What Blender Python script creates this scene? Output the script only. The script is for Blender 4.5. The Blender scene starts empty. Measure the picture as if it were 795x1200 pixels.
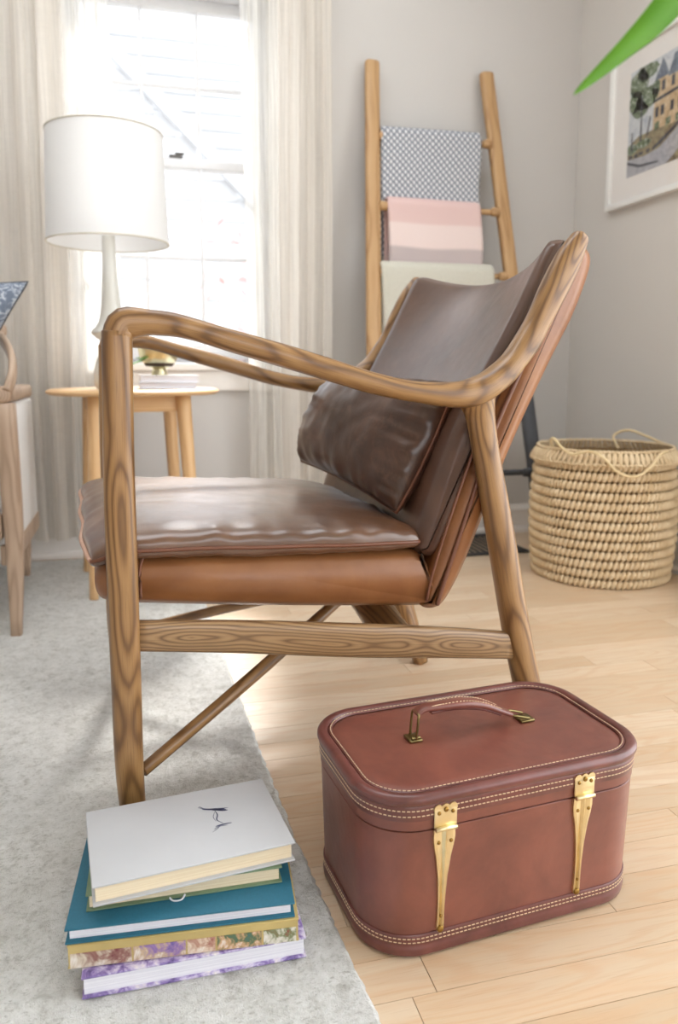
import bpy, bmesh, math, random
import numpy as np
from mathutils import Vector, Matrix, noise

random.seed(7); rng = np.random.default_rng(7)
C = bpy.context.scene.collection
PI = math.pi

# ---------------------------------------------------------------- camera, world, exposure
cd = bpy.data.cameras.new('camera'); cam = bpy.data.objects.new('camera', cd); C.objects.link(cam)
cd.sensor_fit = 'AUTO'; cd.sensor_width = 36; cd.lens = 27.0; cd.clip_start = .02
cd.shift_y = -47 / 1200
PITCH, YAW = math.radians(7.66), math.radians(14.6)
cam.location = (0, 0, .64)
cam.rotation_euler = (PI / 2 - PITCH, 0, -YAW)
cd.dof.use_dof = True; cd.dof.focus_distance = .95; cd.dof.aperture_fstop = 5.0
bpy.context.scene.camera = cam
sc = bpy.context.scene
sc.view_settings.view_transform = 'Standard'; sc.view_settings.look = 'None'
sc.view_settings.gamma = 1; sc.view_settings.use_curve_mapping = False
sc.view_settings.exposure = 1.5
w = bpy.data.worlds.new('overcast_sky'); sc.world = w; w.use_nodes = True
bg = w.node_tree.nodes['Background']; bg.inputs[0].default_value = (.93, .965, 1, 1); bg.inputs[1].default_value = 1.55
sd_ = bpy.data.lights.new('hazy_sun', 'SUN'); sd_.energy = 3.0; sd_.angle = math.radians(9); sd_.color = (1, .97, .93)
so_ = bpy.data.objects.new('hazy_sun', sd_); C.objects.link(so_)
_d = Vector((-.16, -1, -.90)).normalized(); so_.rotation_euler = _d.to_track_quat('-Z', 'Y').to_euler()

# ---------------------------------------------------------------- material helpers
def srgb(r, g, b):
    f = lambda c: (c / 255 / 12.92) if c <= 10 else ((c / 255 + .055) / 1.055) ** 2.4
    return (f(r), f(g), f(b), 1)

class NT:
    def __init__(s, name):
        s.m = bpy.data.materials.new(name); s.m.use_nodes = True; s.t = s.m.node_tree
        s.b = s.t.nodes['Principled BSDF']; s.out = s.t.nodes['Material Output']
    def n(s, typ, **kw):
        x = s.t.nodes.new(typ)
        for k, v in kw.items():
            if k.startswith('i_'):
                key = k[2:]; key = int(key) if key.isdigit() else key.replace('_', ' ')
                if isinstance(v, bpy.types.NodeSocket): s.t.links.new(v, x.inputs[key])
                else: x.inputs[key].default_value = v
            else: setattr(x, k, v)
        return x
    def l(s, a, b): s.t.links.new(a, b)
    def math(s, op, a, b=0.0, c=0.0):
        x = s.t.nodes.new('ShaderNodeMath'); x.operation = op
        for i, v in enumerate((a, b, c)):
            if isinstance(v, bpy.types.NodeSocket): s.l(v, x.inputs[i])
            else: x.inputs[i].default_value = v
        return x.outputs[0]
    def mix(s, f, a, b, blend='MIX'):
        x = s.t.nodes.new('ShaderNodeMix'); x.data_type = 'RGBA'; x.blend_type = blend
        for k, v in ((0, f), (6, a), (7, b)):
            if isinstance(v, bpy.types.NodeSocket): s.l(v, x.inputs[k])
            else: x.inputs[k].default_value = v
        return x.outputs[2]
    def noise(s, vec=None, scale=5, detail=3, rough=.5, dist=0, out=0):
        x = s.t.nodes.new('ShaderNodeTexNoise')
        x.inputs['Scale'].default_value = scale; x.inputs['Detail'].default_value = detail
        x.inputs['Roughness'].default_value = rough; x.inputs['Distortion'].default_value = dist
        if vec is not None: s.l(vec, x.inputs['Vector'])
        return x.outputs[out]
    def vmul(s, vec, v):
        x = s.t.nodes.new('ShaderNodeVectorMath'); x.operation = 'MULTIPLY'; s.l(vec, x.inputs[0]); x.inputs[1].default_value = v
        return x.outputs[0]
    def ramp(s, f, stops):
        x = s.t.nodes.new('ShaderNodeValToRGB'); s.l(f, x.inputs[0]); e = x.color_ramp.elements
        while len(e) < len(stops): e.new(.5)
        for q, (p, c) in zip(e, stops): q.position = p; q.color = c if len(c) == 4 else (*c, 1)
        return x.outputs[0]
    def coord(s, k='Object'): return s.t.nodes.new('ShaderNodeTexCoord').outputs[k]
    def pos(s): return s.t.nodes.new('ShaderNodeNewGeometry').outputs['Position']
    def attr(s, nm): return s.n('ShaderNodeAttribute', attribute_name=nm).outputs['Vector']
    def bump(s, h, strength=.3, dist=.001, normal=None):
        x = s.n('ShaderNodeBump'); x.inputs['Strength'].default_value = strength; x.inputs['Distance'].default_value = dist
        s.l(h, x.inputs['Height'])
        if normal: s.l(normal, x.inputs['Normal'])
        return x.outputs[0]
    def set(s, **kw):
        for k, v in kw.items():
            key = k.replace('_', ' ')
            if isinstance(v, bpy.types.NodeSocket): s.l(v, s.b.inputs[key])
            else: s.b.inputs[key].default_value = v
        return s

def plain(name, col, rough=.5, metal=0, var=.06, scale=30, bump=.0, spec=.5):
    N = NT(name); nz = N.noise(N.coord(), scale, 4)
    dark = tuple(c * (1 - var * 2) for c in col[:3]) + (1,); lite = tuple(min(1, c * (1 + var)) for c in col[:3]) + (1,)
    N.set(Base_Color=N.ramp(nz, [(.3, dark), (.7, lite)]), Roughness=rough, Metallic=metal, Specular_IOR_Level=spec)
    if bump: N.set(Normal=N.bump(nz, bump, .002))
    return N.m

def ash_wood(name, light, mid, dark, ring=.0046, rough=.34, wander=.05, amount=1.0, zf=1.0):
    """long-grain wood read along the attribute wc (across, across, along in metres)"""
    N = NT(name); wc = N.attr('wc')
    sep = N.n('ShaderNodeSeparateXYZ', i_0=wc).outputs
    zc = N.n('ShaderNodeCombineXYZ', i_2=sep[2]).outputs[0]
    n1 = N.noise(N.vmul(zc, (1, 1, 3.2 * zf)), 1, 1.5, .5); n2 = N.noise(N.n('ShaderNodeVectorMath', operation='ADD', i_0=N.vmul(zc, (1, 1, 2.4)), i_1=(7, 3, 1)).outputs[0], 1, 1)
    ox = N.math('ADD', sep[0], N.math('MULTIPLY', N.math('SUBTRACT', n1, .42), wander))
    oy = N.math('ADD', sep[1], N.math('MULTIPLY', N.math('SUBTRACT', n2, .5), .03))
    d = N.math('SQRT', N.math('ADD', N.math('MULTIPLY', ox, ox), N.math('MULTIPLY', oy, oy)))
    fine = N.noise(N.vmul(wc, (60, 60, 7)), 1, 3, .6)
    d = N.math('ADD', d, N.math('MULTIPLY', fine, .0022))
    s = N.math('SINE', N.math('MULTIPLY', d, 2 * PI / ring))
    s = N.math('MULTIPLY_ADD', s, .5, .5)
    col = N.ramp(s, [(0, light), (.5, tuple((a + b) / 2 for a, b in zip(light, mid))), (.82, mid), (1, tuple(a * .45 + b * .55 for a, b in zip(mid, dark)))])
    pores = N.noise(N.vmul(wc, (900, 900, 22)), 1, 2, .5)
    col = N.mix(N.math('MULTIPLY', N.ramp(pores, [(.5, (0, 0, 0)), (.72, (1, 1, 1))]), .38 * amount), col, dark)
    big = N.noise(N.vmul(wc, (12, 12, 3)), 1, 2)
    col = N.mix(N.math('MULTIPLY', big, .3), col, mid)
    N.set(Base_Color=col, Roughness=rough, Normal=N.bump(s, .12, .0004), Coat_Weight=.12, Coat_Roughness=.25)
    return N.m

def leather(name, base, dark, rough=.36, wr=.35, scale=1.0, blotch=9, coat=.1, lift=None):
    N = NT(name); co = N.coord()
    big = N.noise(co, blotch, 5, .62, .4); med = N.noise(co, 60 * scale, 5, .6)
    col = N.ramp(big, [(.28, dark), (.68, base)])
    if lift: col = N.mix(N.ramp(N.noise(co, 26, 6, .7, 1.2), [(.52, (0, 0, 0)), (.8, (.55, .55, .55))]), col, lift)
    v = N.n('ShaderNodeTexVoronoi', feature='DISTANCE_TO_EDGE'); N.l(co, v.inputs['Vector']); v.inputs['Scale'].default_value = 520 * scale
    nb = N.bump(v.outputs['Distance'], .12, .0004)
    nb = N.bump(N.noise(co, 14 * scale, 4, .5, .3), wr, .012, nb)
    rg = N.n('ShaderNodeMapRange', i_0=med); rg.inputs[3].default_value = rough - .07; rg.inputs[4].default_value = rough + .1
    N.set(Base_Color=col, Roughness=rg.outputs[0], Normal=nb, Coat_Weight=coat, Coat_Roughness=.26)
    return N.m

M = {}
M['ash'] = ash_wood('ash_wood', srgb(162, 124, 80), srgb(132, 96, 58), srgb(76, 50, 32), ring=.0042, wander=.045)
M['rail_ash'] = ash_wood('figured_ash', srgb(162, 130, 92), srgb(136, 104, 70), srgb(72, 50, 34), ring=.0040, wander=.085, zf=1.6)
M['beech'] = ash_wood('beech_wood', srgb(228, 190, 142), srgb(222, 180, 130), srgb(208, 164, 116), ring=.006, rough=.45, amount=.4)
M['pine'] = ash_wood('ladder_pine', srgb(188, 152, 108), srgb(178, 140, 96), srgb(146, 106, 68), ring=.011, rough=.55, amount=.5)
M['taupe'] = ash_wood('taupe_wood', srgb(190, 165, 142), srgb(176, 150, 128), srgb(150, 124, 102), ring=.006, rough=.5, amount=.5)
M['dipped'] = plain('slate_paint', srgb(66, 68, 73), .55)
M['seat_leather'] = leather('brown_leather_cushion', srgb(108, 72, 47), srgb(78, 50, 33), .34, .12, .6, 8, 1.0)
M['pillow_leather'] = leather('dark_brown_leather', srgb(84, 56, 41), srgb(54, 35, 27), .32, .22, .6, 12, .2, srgb(116, 82, 62))
M['shell_leather'] = leather('tan_leather_shell', srgb(156, 104, 62), srgb(122, 76, 44), .38, .16, 1, 6, .1)
M['back_leather'] = leather('brown_leather_back', srgb(98, 69, 54), srgb(68, 46, 37), .34, .10, .6, 7, .3)
M['case_leather'] = leather('oxblood_leather', srgb(136, 78, 64), srgb(102, 56, 48), .36, .1, .8, 10, .4)
M['binding'] = leather('oxblood_binding', srgb(118, 66, 60), srgb(88, 48, 44), .32, .12, 1, 22, .4)
M['welt_lit'] = plain('welt_highlight', srgb(190, 150, 128), .5)
M['welt'] = plain('welt_dark', srgb(110, 66, 44), .4)
M['thread'] = plain('cream_thread', srgb(226, 200, 168), .8)
M['thread_dark'] = plain('brown_thread', srgb(80, 48, 34), .8)
M['brass'] = plain('brass', srgb(238, 222, 178), .32, 1, .05, 60)
M['old_brass'] = plain('aged_brass', srgb(134, 120, 80), .35, 1, .12, 60)
M['rivet'] = plain('rivet_brass', srgb(150, 118, 62), .35, 1, .1, 60)
M['gold'] = plain('champagne_brass', srgb(214, 204, 168), .28, 1, .03)
M['white'] = plain('white_paint', srgb(240, 240, 238), .45, 0, .01)
M['sash'] = plain('window_paint', srgb(218, 219, 222), .4, 0, .01)
M['paper'] = None

def wall_mat(name, c):
    N = NT(name); nz = N.noise(N.pos(), 3, 3); f = N.noise(N.pos(), 260, 3)
    N.set(Base_Color=N.mix(N.math('MULTIPLY', nz, .12), c, tuple(x * .93 for x in c[:3]) + (1,)), Roughness=.85, Normal=N.bump(f, .12, .0006))
    return N.m
M['wall'] = wall_mat('warm_white_wall', srgb(201, 198, 195))
M['wall_r'] = wall_mat('greige_wall', srgb(214, 210, 205))
M['ceiling'] = wall_mat('ceiling_white', srgb(240, 238, 234))
M['trim'] = plain('trim_white', srgb(236, 232, 228), .4, 0, .01)

def paper(name, col, dark, freq=2600):
    N = NT(name); p = N.coord(); sep = N.n('ShaderNodeSeparateXYZ', i_0=p).outputs
    line = N.noise(N.vmul(p, (6, 6, freq)), 1, 2, .6)
    N.set(Base_Color=N.ramp(line, [(.3, dark), (.6, col)]), Roughness=.85, Normal=N.bump(line, .4, .0004)); return N.m
M['cream_pages'] = paper('cream_pages', srgb(238, 224, 196), srgb(222, 202, 168))
M['white_pages'] = paper('white_pages', srgb(240, 240, 246), srgb(214, 214, 226))

def plank_mat():
    N = NT('oak_plank'); oi = N.n('ShaderNodeObjectInfo').outputs
    rnd = oi['Random']; p = N.pos()
    off = N.n('ShaderNodeCombineXYZ', i_0=N.math('MULTIPLY', rnd, 37.0), i_1=N.math('MULTIPLY', rnd, 13.0), i_2=N.math('MULTIPLY', rnd, 91.0)).outputs[0]
    q = N.n('ShaderNodeVectorMath', operation='ADD', i_0=p, i_1=off).outputs[0]
    base = N.ramp(rnd, [(0, srgb(210, 186, 156)), (.35, srgb(218, 196, 168)), (.7, srgb(226, 206, 180)), (1, srgb(200, 174, 142))])
    g = N.noise(N.vmul(q, (3.0, 55, 20)), 1, 4, .62, .6)
    c = N.mix(N.math('MULTIPLY', N.ramp(g, [(.42, (0, 0, 0)), (.7, (1, 1, 1))]), .5), base, srgb(216, 178, 138))
    wv = N.n('ShaderNodeTexNoise'); N.l(N.vmul(q, (2.2, 15, 15)), wv.inputs['Vector']); wv.inputs['Scale'].default_value = 1; wv.inputs['Detail'].default_value = 1
    rings = N.math('MULTIPLY_ADD', N.math('SINE', N.math('MULTIPLY', wv.outputs[0], 75)), .5, .5)
    c = N.mix(N.math('MULTIPLY', N.ramp(rings, [(.55, (0, 0, 0)), (1, (1, 1, 1))]), .3), c, srgb(206, 164, 124))
    por = N.noise(N.vmul(q, (22, 700, 20)), 1, 2)
    c = N.mix(N.math('MULTIPLY', N.ramp(por, [(.55, (0, 0, 0)), (.75, (1, 1, 1))]), .22), c, srgb(170, 126, 86))
    N.set(Base_Color=c, Roughness=.33, Coat_Weight=.25, Coat_Roughness=.22, Normal=N.bump(g, .08, .0005)); return N.m
M['plank'] = plank_mat()
M['gap'] = plain('dark_subfloor', srgb(96, 66, 42), .9)

def rug_mat():
    N = NT('grey_wool_rug'); p = N.pos()
    a = N.noise(p, 9, 4, .6); b = N.noise(p, 55, 5, .75, .4); c = N.noise(N.vmul(p, (160, 260, 160)), 1, 4, .7); d = N.noise(p, 620, 2, .6)
    col = N.ramp(b, [(.3, srgb(188, 187, 180)), (.48, srgb(226, 226, 222)), (.7, srgb(242, 242, 240))])
    col = N.mix(N.ramp(c, [(.54, (0, 0, 0)), (.72, (.75, .75, .75))]), col, srgb(156, 153, 144))
    col = N.mix(N.math('MULTIPLY', N.ramp(a, [(.45, (0, 0, 0)), (.7, (1, 1, 1))]), .4), col, srgb(212, 212, 208))
    h = N.math('ADD', N.math('MULTIPLY', c, .8), d)
    N.set(Base_Color=col, Roughness=1, Specular_IOR_Level=.1, Normal=N.bump(h, .9, .004), Sheen_Weight=.25); return N.m
M['rug'] = rug_mat()

def cloth_trans(name, col, transp, transl, stripes=True):
    N = NT(name); t = N.t
    uv = N.coord('UV')
    n1 = N.noise(N.vmul(uv, (260, 2.5, 1)), 1, 3, .6); n2 = N.noise(N.vmul(uv, (30, 500, 1)), 1, 2)
    c2 = tuple(x * .86 for x in col[:3]) + (1,)
    cc = N.ramp(N.math('MULTIPLY_ADD', n2, .35, N.math('MULTIPLY', n1, .75)), [(.4, c2), (.7, col)])
    df = N.n('ShaderNodeBsdfDiffuse', i_0=cc); tl = N.n('ShaderNodeBsdfTranslucent', i_0=cc); tp = N.n('ShaderNodeBsdfTransparent')
    m1 = N.n('ShaderNodeMixShader', i_0=transl, i_1=df.outputs[0], i_2=tl.outputs[0])
    f = N.math('MULTIPLY', N.ramp(n1, [(.35, (1, 1, 1)), (.7, (.55, .55, .55))]), transp)
    m2 = N.n('ShaderNodeMixShader', i_0=f, i_1=m1.outputs[0], i_2=tp.outputs[0])
    N.l(m2.outputs[0], N.out.inputs[0]); return N.m
M['curtain'] = cloth_trans('linen_curtain', srgb(248, 243, 236), .15, .5)
M['curtain_sheer'] = cloth_trans('sheer_linen', srgb(250, 248, 243), .50, .55)
N = NT('lampshade_linen'); _f = N.noise(N.vmul(N.coord('UV'), (300, 500, 1)), 1, 2)
_c = N.ramp(_f, [(.3, srgb(244, 244, 244)), (.7, srgb(250, 250, 250))])
N.l(N.n('ShaderNodeMixShader', i_0=.22, i_1=N.n('ShaderNodeBsdfDiffuse', i_0=_c).outputs[0], i_2=N.n('ShaderNodeBsdfTranslucent', i_0=_c).outputs[0]).outputs[0], N.out.inputs[0]); M['shade'] = N.m

def glass():
    N = NT('window_glass'); lw = N.n('ShaderNodeLayerWeight', i_0=.5)
    m = N.n('ShaderNodeMixShader', i_0=N.math('MULTIPLY_ADD', N.math('POWER', lw.outputs['Facing'], 5.0), .6, .03), i_1=N.n('ShaderNodeBsdfTransparent').outputs[0], i_2=N.n('ShaderNodeBsdfGlossy', i_Roughness=.02).outputs[0])
    N.l(m.outputs[0], N.out.inputs[0]); return N.m
M['glass'] = glass()

# ---------------------------------------------------------------- object helpers
def thing(name, label, cat, loc=(0, 0, 0), rotz=0, group=None):
    o = bpy.data.objects.new(name, None); C.objects.link(o); o.empty_display_size = .05
    o.location = loc; o.rotation_euler = (0, 0, rotz); o['label'] = label; o['category'] = cat
    if group: o['group'] = group
    return o
def structure(name):
    o = bpy.data.objects.new(name, None); C.objects.link(o); o['kind'] = 'structure'; return o
def mesh_obj(name, verts, faces, mat, parent=None, smooth=True, wc=None, uv=None, label=None, mats=None, fm=None):
    me = bpy.data.meshes.new(name); me.from_pydata([tuple(v) for v in verts], [], faces)
    if wc is not None:
        a = me.attributes.new('wc', 'FLOAT_VECTOR', 'POINT'); a.data.foreach_set('vector', np.asarray(wc, 'f').ravel())
    if uv is not None:
        l = me.uv_layers.new(name='UVMap'); idx = np.zeros(len(me.loops), 'i'); me.loops.foreach_get('vertex_index', idx)
        l.data.foreach_set('uv', np.asarray(uv, 'f')[idx].ravel())
    for m_ in (mats or [mat]): me.materials.append(m_)
    if fm: me.polygons.foreach_set('material_index', fm)
    if smooth: me.polygons.foreach_set('use_smooth', [True] * len(me.polygons))
    me.validate(); me.update()
    bm = bmesh.new(); bm.from_mesh(me); bmesh.ops.recalc_face_normals(bm, faces=bm.faces); bm.to_mesh(me); bm.free()
    o = bpy.data.objects.new(name, me); C.objects.link(o)
    if parent: o.parent = parent
    if label: o['label'] = label
    return o
def bm_obj(name, bm, mat, parent=None, smooth=False, label=None, loc=None, kind=None):
    me = bpy.data.meshes.new(name); bm.to_mesh(me); bm.free(); me.materials.append(mat)
    if smooth: me.polygons.foreach_set('use_smooth', [True] * len(me.polygons))
    o = bpy.data.objects.new(name, me); C.objects.link(o)
    if parent: o.parent = parent
    if label: o['label'] = label
    if kind: o['kind'] = kind
    if loc: o.location = loc
    return o
def add_box(bm, c, s, bev=0, rot=None):
    r = bmesh.ops.create_cube(bm, size=1); vs = r['verts']
    for v in vs: v.co = Vector((v.co.x * s[0], v.co.y * s[1], v.co.z * s[2]))
    if bev:
        es = list({e for v in vs for e in v.link_edges})
        rr = bmesh.ops.bevel(bm, geom=es, offset=bev, segments=2, affect='EDGES', profile=.5)
        vs = list({v for v in rr['verts']} | {v for v in vs if v.is_valid})
    for v in vs:
        if rot: v.co = rot @ v.co
        v.co += Vector(c)
def box(name, c, s, mat, parent=None, bev=0, rot=None, label=None):
    bm = bmesh.new(); add_box(bm, (0, 0, 0), s, bev)
    o = bm_obj(name, bm, mat, parent, label=label)
    me = o.data
    if bev: me.polygons.foreach_set('use_smooth', [True] * len(me.polygons)); me.set_sharp_from_angle(angle=math.radians(50))
    # wood coordinates: longest axis is the grain
    ax = int(np.argmax(s)); co = np.zeros(len(me.vertices) * 3, 'f'); me.vertices.foreach_get('co', co); co = co.reshape(-1, 3)
    oth = [i for i in range(3) if i != ax]; w_ = np.stack([co[:, oth[0]] + c[0] * 3, co[:, oth[1]] + .02, co[:, ax] + c[2] * 7 + c[1] * 5], 1)
    a = me.attributes.new('wc', 'FLOAT_VECTOR', 'POINT'); a.data.foreach_set('vector', w_.astype('f').ravel())
    o.location = c
    if rot: o.rotation_euler = rot
    return o
def catmull(P, n):
    P = np.asarray(P, float); m = len(P); out = []
    for i in range(m - 1):
        p0 = P[max(i - 1, 0)]; p1 = P[i]; p2 = P[i + 1]; p3 = P[min(i + 2, m - 1)]
        for k in range(n):
            t = k / n
            out.append(.5 * ((2 * p1) + (-p0 + p2) * t + (2 * p0 - 5 * p1 + 4 * p2 - p3) * t * t + (-p0 + 3 * p1 - 3 * p2 + p3) * t ** 3))
    out.append(P[-1]); return np.array(out)
def sweep_data(rows, side=(0, 1, 0), seg=8, n=20, expo=2.0, cap=.5, closed=False, off=0):
    """rows: (x,y,z,a,b): a = half size along `side`, b = half size across it; superellipse section"""
    R = catmull(rows, seg) if seg > 1 else np.asarray(rows, float)
    P = R[:, :3]; T = np.gradient(P, axis=0) if not closed else (np.roll(P, -1, 0) - np.roll(P, 1, 0))
    T /= np.linalg.norm(T, axis=1)[:, None] + 1e-9
    sd = np.asarray(side, float)
    rings = [];
    idx = []
    L = np.concatenate([[0], np.cumsum(np.linalg.norm(np.diff(P, axis=0), axis=1))])
    caps = [] if (closed or not cap) else [(.98, .12), (.85, .5), (.62, .78), (.3, .95)]
    seqs = []
    for f, s_ in caps: seqs.append((0, -f, s_))
    if caps: seqs = [(0, -1, .02)] + seqs[::1]
    for i in range(len(P)): seqs.append((i, 0, 1))
    for f, s_ in caps[::-1]: seqs.append((len(P) - 1, f, s_))
    if caps: seqs.append((len(P) - 1, 1, .02))
    V = []; WC = []; UV = []
    for i, f, s_ in seqs:
        t = T[i]; s = sd - t * (sd @ t); s /= np.linalg.norm(s); nn = np.cross(t, s)
        a, b = R[i, 3], R[i, 4]; c = P[i] + t * f * min(a, b) * cap
        for k in range(n):
            th = 2 * PI * k / n; cx = math.copysign(abs(math.cos(th)) ** (2 / expo), math.cos(th)); sx = math.copysign(abs(math.sin(th)) ** (2 / expo), math.sin(th))
            V.append(c + s * a * cx * s_ + nn * b * sx * s_)
            WC.append((a * cx * s_, b * sx * s_, L[i] + off)); UV.append((k / n, L[i]))
    m = len(seqs); F = []
    for i in range(m if closed else m - 1):
        j = (i + 1) % m
        for k in range(n):
            k2 = (k + 1) % n; F.append((i * n + k, i * n + k2, j * n + k2, j * n + k))
    if not closed: F.append(tuple(range(n))); F.append(tuple((m - 1) * n + k for k in range(n)))
    return V, F, WC, UV
def sweep(name, rows, mat, parent=None, label=None, **kw):
    V, F, WC, UV = sweep_data(rows, **kw)
    return mesh_obj(name, V, F, mat, parent, wc=WC, uv=UV, label=label)
def tube(name, pts, r, mat, parent=None, n=8, seg=4, closed=False, side=(0, 0, 1), label=None, cap=.6):
    return sweep(name, [(*p, r, r) for p in pts], mat, parent, side=side, seg=seg, n=n, closed=closed, cap=cap, label=label)
def lathe(name, prof, mat, parent=None, n=40, loc=None, closed=False, label=None, smooth=True):
    V = []; F = []; WC = []
    for r, z in prof:
        for k in range(n): a = 2 * PI * k / n; V.append((r * math.cos(a), r * math.sin(a), z)); WC.append(V[-1])
    m = len(prof)
    for i in range(m if closed else m - 1):
        j = (i + 1) % m
        for k in range(n): k2 = (k + 1) % n; F.append((i * n + k, i * n + k2, j * n + k2, j * n + k))
    if not closed: F += [tuple(range(n)), tuple((m - 1) * n + k for k in range(n))]
    o = mesh_obj(name, V, F, mat, parent, wc=WC, label=label, smooth=smooth)
    if smooth: o.data.set_sharp_from_angle(angle=math.radians(40))
    if loc: o.location = loc
    return o
def join_bm(name, datas, mat, parent=None, kind=None, label=None):
    V = []; F = []
    for v, f in datas:
        o = len(V); V += [tuple(p) for p in v]; F += [tuple(i + o for i in g) for g in f]
    o = mesh_obj(name, V, F, mat, parent, label=label)
    if kind: o['kind'] = kind
    return o

# ================================================================ THE ROOM
XR, YB, XL, ZC, YF = 1.641, 2.72, -2.3, 2.5, -3.2
WX0, WX1, WZ0, WZ1 = -.19, .465, .66, 1.87
def slab(name, boxes, mat):
    bm = bmesh.new()
    for (x0, x1, y0, y1, z0, z1) in boxes: add_box(bm, ((x0 + x1) / 2, (y0 + y1) / 2, (z0 + z1) / 2), (x1 - x0, y1 - y0, z1 - z0))
    o = bm_obj(name, bm, mat); o['kind'] = 'structure'; return o
T = .14
slab('wall_back', [(XL - T, WX0, YB, YB + T, -.1, ZC), (WX1, XR + T, YB, YB + T, -.1, ZC), (WX0, WX1, YB, YB + T, -.1, WZ0), (WX0, WX1, YB, YB + T, WZ1, ZC)], M['wall'])
DY0, DY1, DZ1 = -1.5, 1.25, 2.15   # wide glazed doorway in the right wall, outside the frame
slab('wall_right', [(XR, XR + T, YF, DY0, -.1, ZC), (XR, XR + T, DY1, YB, -.1, ZC), (XR, XR + T, DY0, DY1, DZ1, ZC), (XR, XR + T, DY0, DY1, -.1, 0)], M['wall_r'])
slab('wall_front', [(XL - T, -.6, YF - T, YF, -.1, ZC), (-.6, XR + T, YF - T, YF, 2.1, ZC), (-.6, XR + T, YF - T, YF, -.1, .6)], M['wall'])
slab('wall_left', [(XL - T, XL, YF, YB, -.1, ZC)], M['wall'])
SX0, SX1, SY0, SY1 = -.9, .9, .9, 2.1   # unseen ceiling opening, added to let sky light down on the seating corner
slab('ceiling', [(XL - T, SX0, YF, YB + T, ZC, ZC + .1), (SX1, XR + T, YF, YB + T, ZC, ZC + .1), (SX0, SX1, YF, SY0, ZC, ZC + .1), (SX0, SX1, SY1, YB + T, ZC, ZC + .1)], M['ceiling'])
fl = slab('floor', [(XL - T, XR + T, YF, YB + T, -.12, -.0135)], M['gap'])

# floor boards run along X; each board in view is a part of the floor
PW = .057; bmp = bmesh.new(); add_box(bmp, (0, 0, 0), (1, PW - .0007, .013)); pm = bpy.data.meshes.new('plank'); bmp.to_mesh(pm); bmp.free(); pm.materials.append(M['plank'])
rows = int((YB - .25) / PW) + 1; nb = 0; stuffb = []
for r in range(-62, rows):
    y = YB - PW / 2 - (rows - 1 - r) * PW
    if r < 0 and y < YF: continue
    x = XL + random.uniform(-.6, 0)
    while x < XR:
        L = random.choice((.35, .5, .62, .75, .9, 1.1)) * random.uniform(.9, 1.1)
        x0, x1 = max(x, XL), min(x + L, XR)
        if XR - x1 < .12: x1 = XR; L = XR - x
        if x1 - x0 > .02:
            if y > .28 and x1 > -.05:
                o = bpy.data.objects.new('plank', pm); C.objects.link(o); o.parent = fl
                o.location = ((x0 + x1) / 2, y, -.0065); o.scale = (x1 - x0 - .0009, 1, 1); nb += 1
            else: stuffb.append((x0, x1, y))
        x += L
bm = bmesh.new()
for x0, x1, y in stuffb: add_box(bm, ((x0 + x1) / 2, y, -.0065), (x1 - x0 - .0009, PW - .0007, .013))
bm_obj('distant_planks', bm, M['plank'], fl, kind='stuff')

# skirting
def profile_run(name, prof, p0, p1, outward, mat):
    p0, p1, ow = Vector(p0), Vector(p1), Vector(outward); V = []; n = len(prof)
    for p in (p0, p1):
        for d, z in prof: V.append(p + ow * d + Vector((0, 0, z)))
    F = [(i, (i + 1) % n, (i + 1) % n + n, i + n) for i in range(n)] + [tuple(range(n)), tuple(range(n, 2 * n))]
    o = mesh_obj(name, V, F, mat, smooth=False); o['kind'] = 'structure'; return o
bb = [(0, 0), (.026, 0), (.026, .012), (.020, .022), (.014, .024), (.014, .082), (.018, .086), (.016, .096), (.008, .102), (.006, .108), (0, .11)]
profile_run('baseboard_back', bb, (XL, YB, 0), (XR, YB, 0), (0, -1, 0), M['trim'])
profile_run('baseboard_right', bb, (XR, DY1 + .08, 0), (XR, YB - .027, 0), (-1, 0, 0), M['trim'])

# window: casing, stool, apron and sashes
tr = structure('trim_1')
for nm, c, s in (('casing', (WX0 - .04, YB - .009, (WZ0 + WZ1) / 2 + .02), (.08, .018, WZ1 - WZ0 + .04)), ('casing', (WX1 + .04, YB - .009, (WZ0 + WZ1) / 2 + .02), (.08, .018, WZ1 - WZ0 + .04)),
                 ('head_casing', ((WX0 + WX1) / 2, YB - .011, WZ1 + .05), (WX1 - WX0 + .2, .022, .1)), ('apron', ((WX0 + WX1) / 2, YB - .009, WZ0 - .062), (WX1 - WX0 + .16, .018, .068)),
                 ('stool', ((WX0 + WX1) / 2, YB - .02 + .03, WZ0 - .014), (WX1 - WX0 + .2, .11, .026))):
    box(nm, c, s, M['trim'], tr, .003)
wn = structure('window_1'); wx0, wx1 = WX0 + .012, WX1 - .012; zm = 1.325
for nm, c, s in (('jamb', (WX0 + .006, YB + .07, (WZ0 + WZ1) / 2), (.012, .13, WZ1 - WZ0)), ('jamb', (WX1 - .006, YB + .07, (WZ0 + WZ1) / 2), (.012, .13, WZ1 - WZ0)), ('head_jamb', ((WX0 + WX1) / 2, YB + .07, WZ1 - .006), (WX1 - WX0, .13, .012)), ('sill', ((WX0 + WX1) / 2, YB + .09, WZ0 + .004), (WX1 - WX0, .1, .012))):
    box(nm, c, s, M['sash'], wn)
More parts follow.
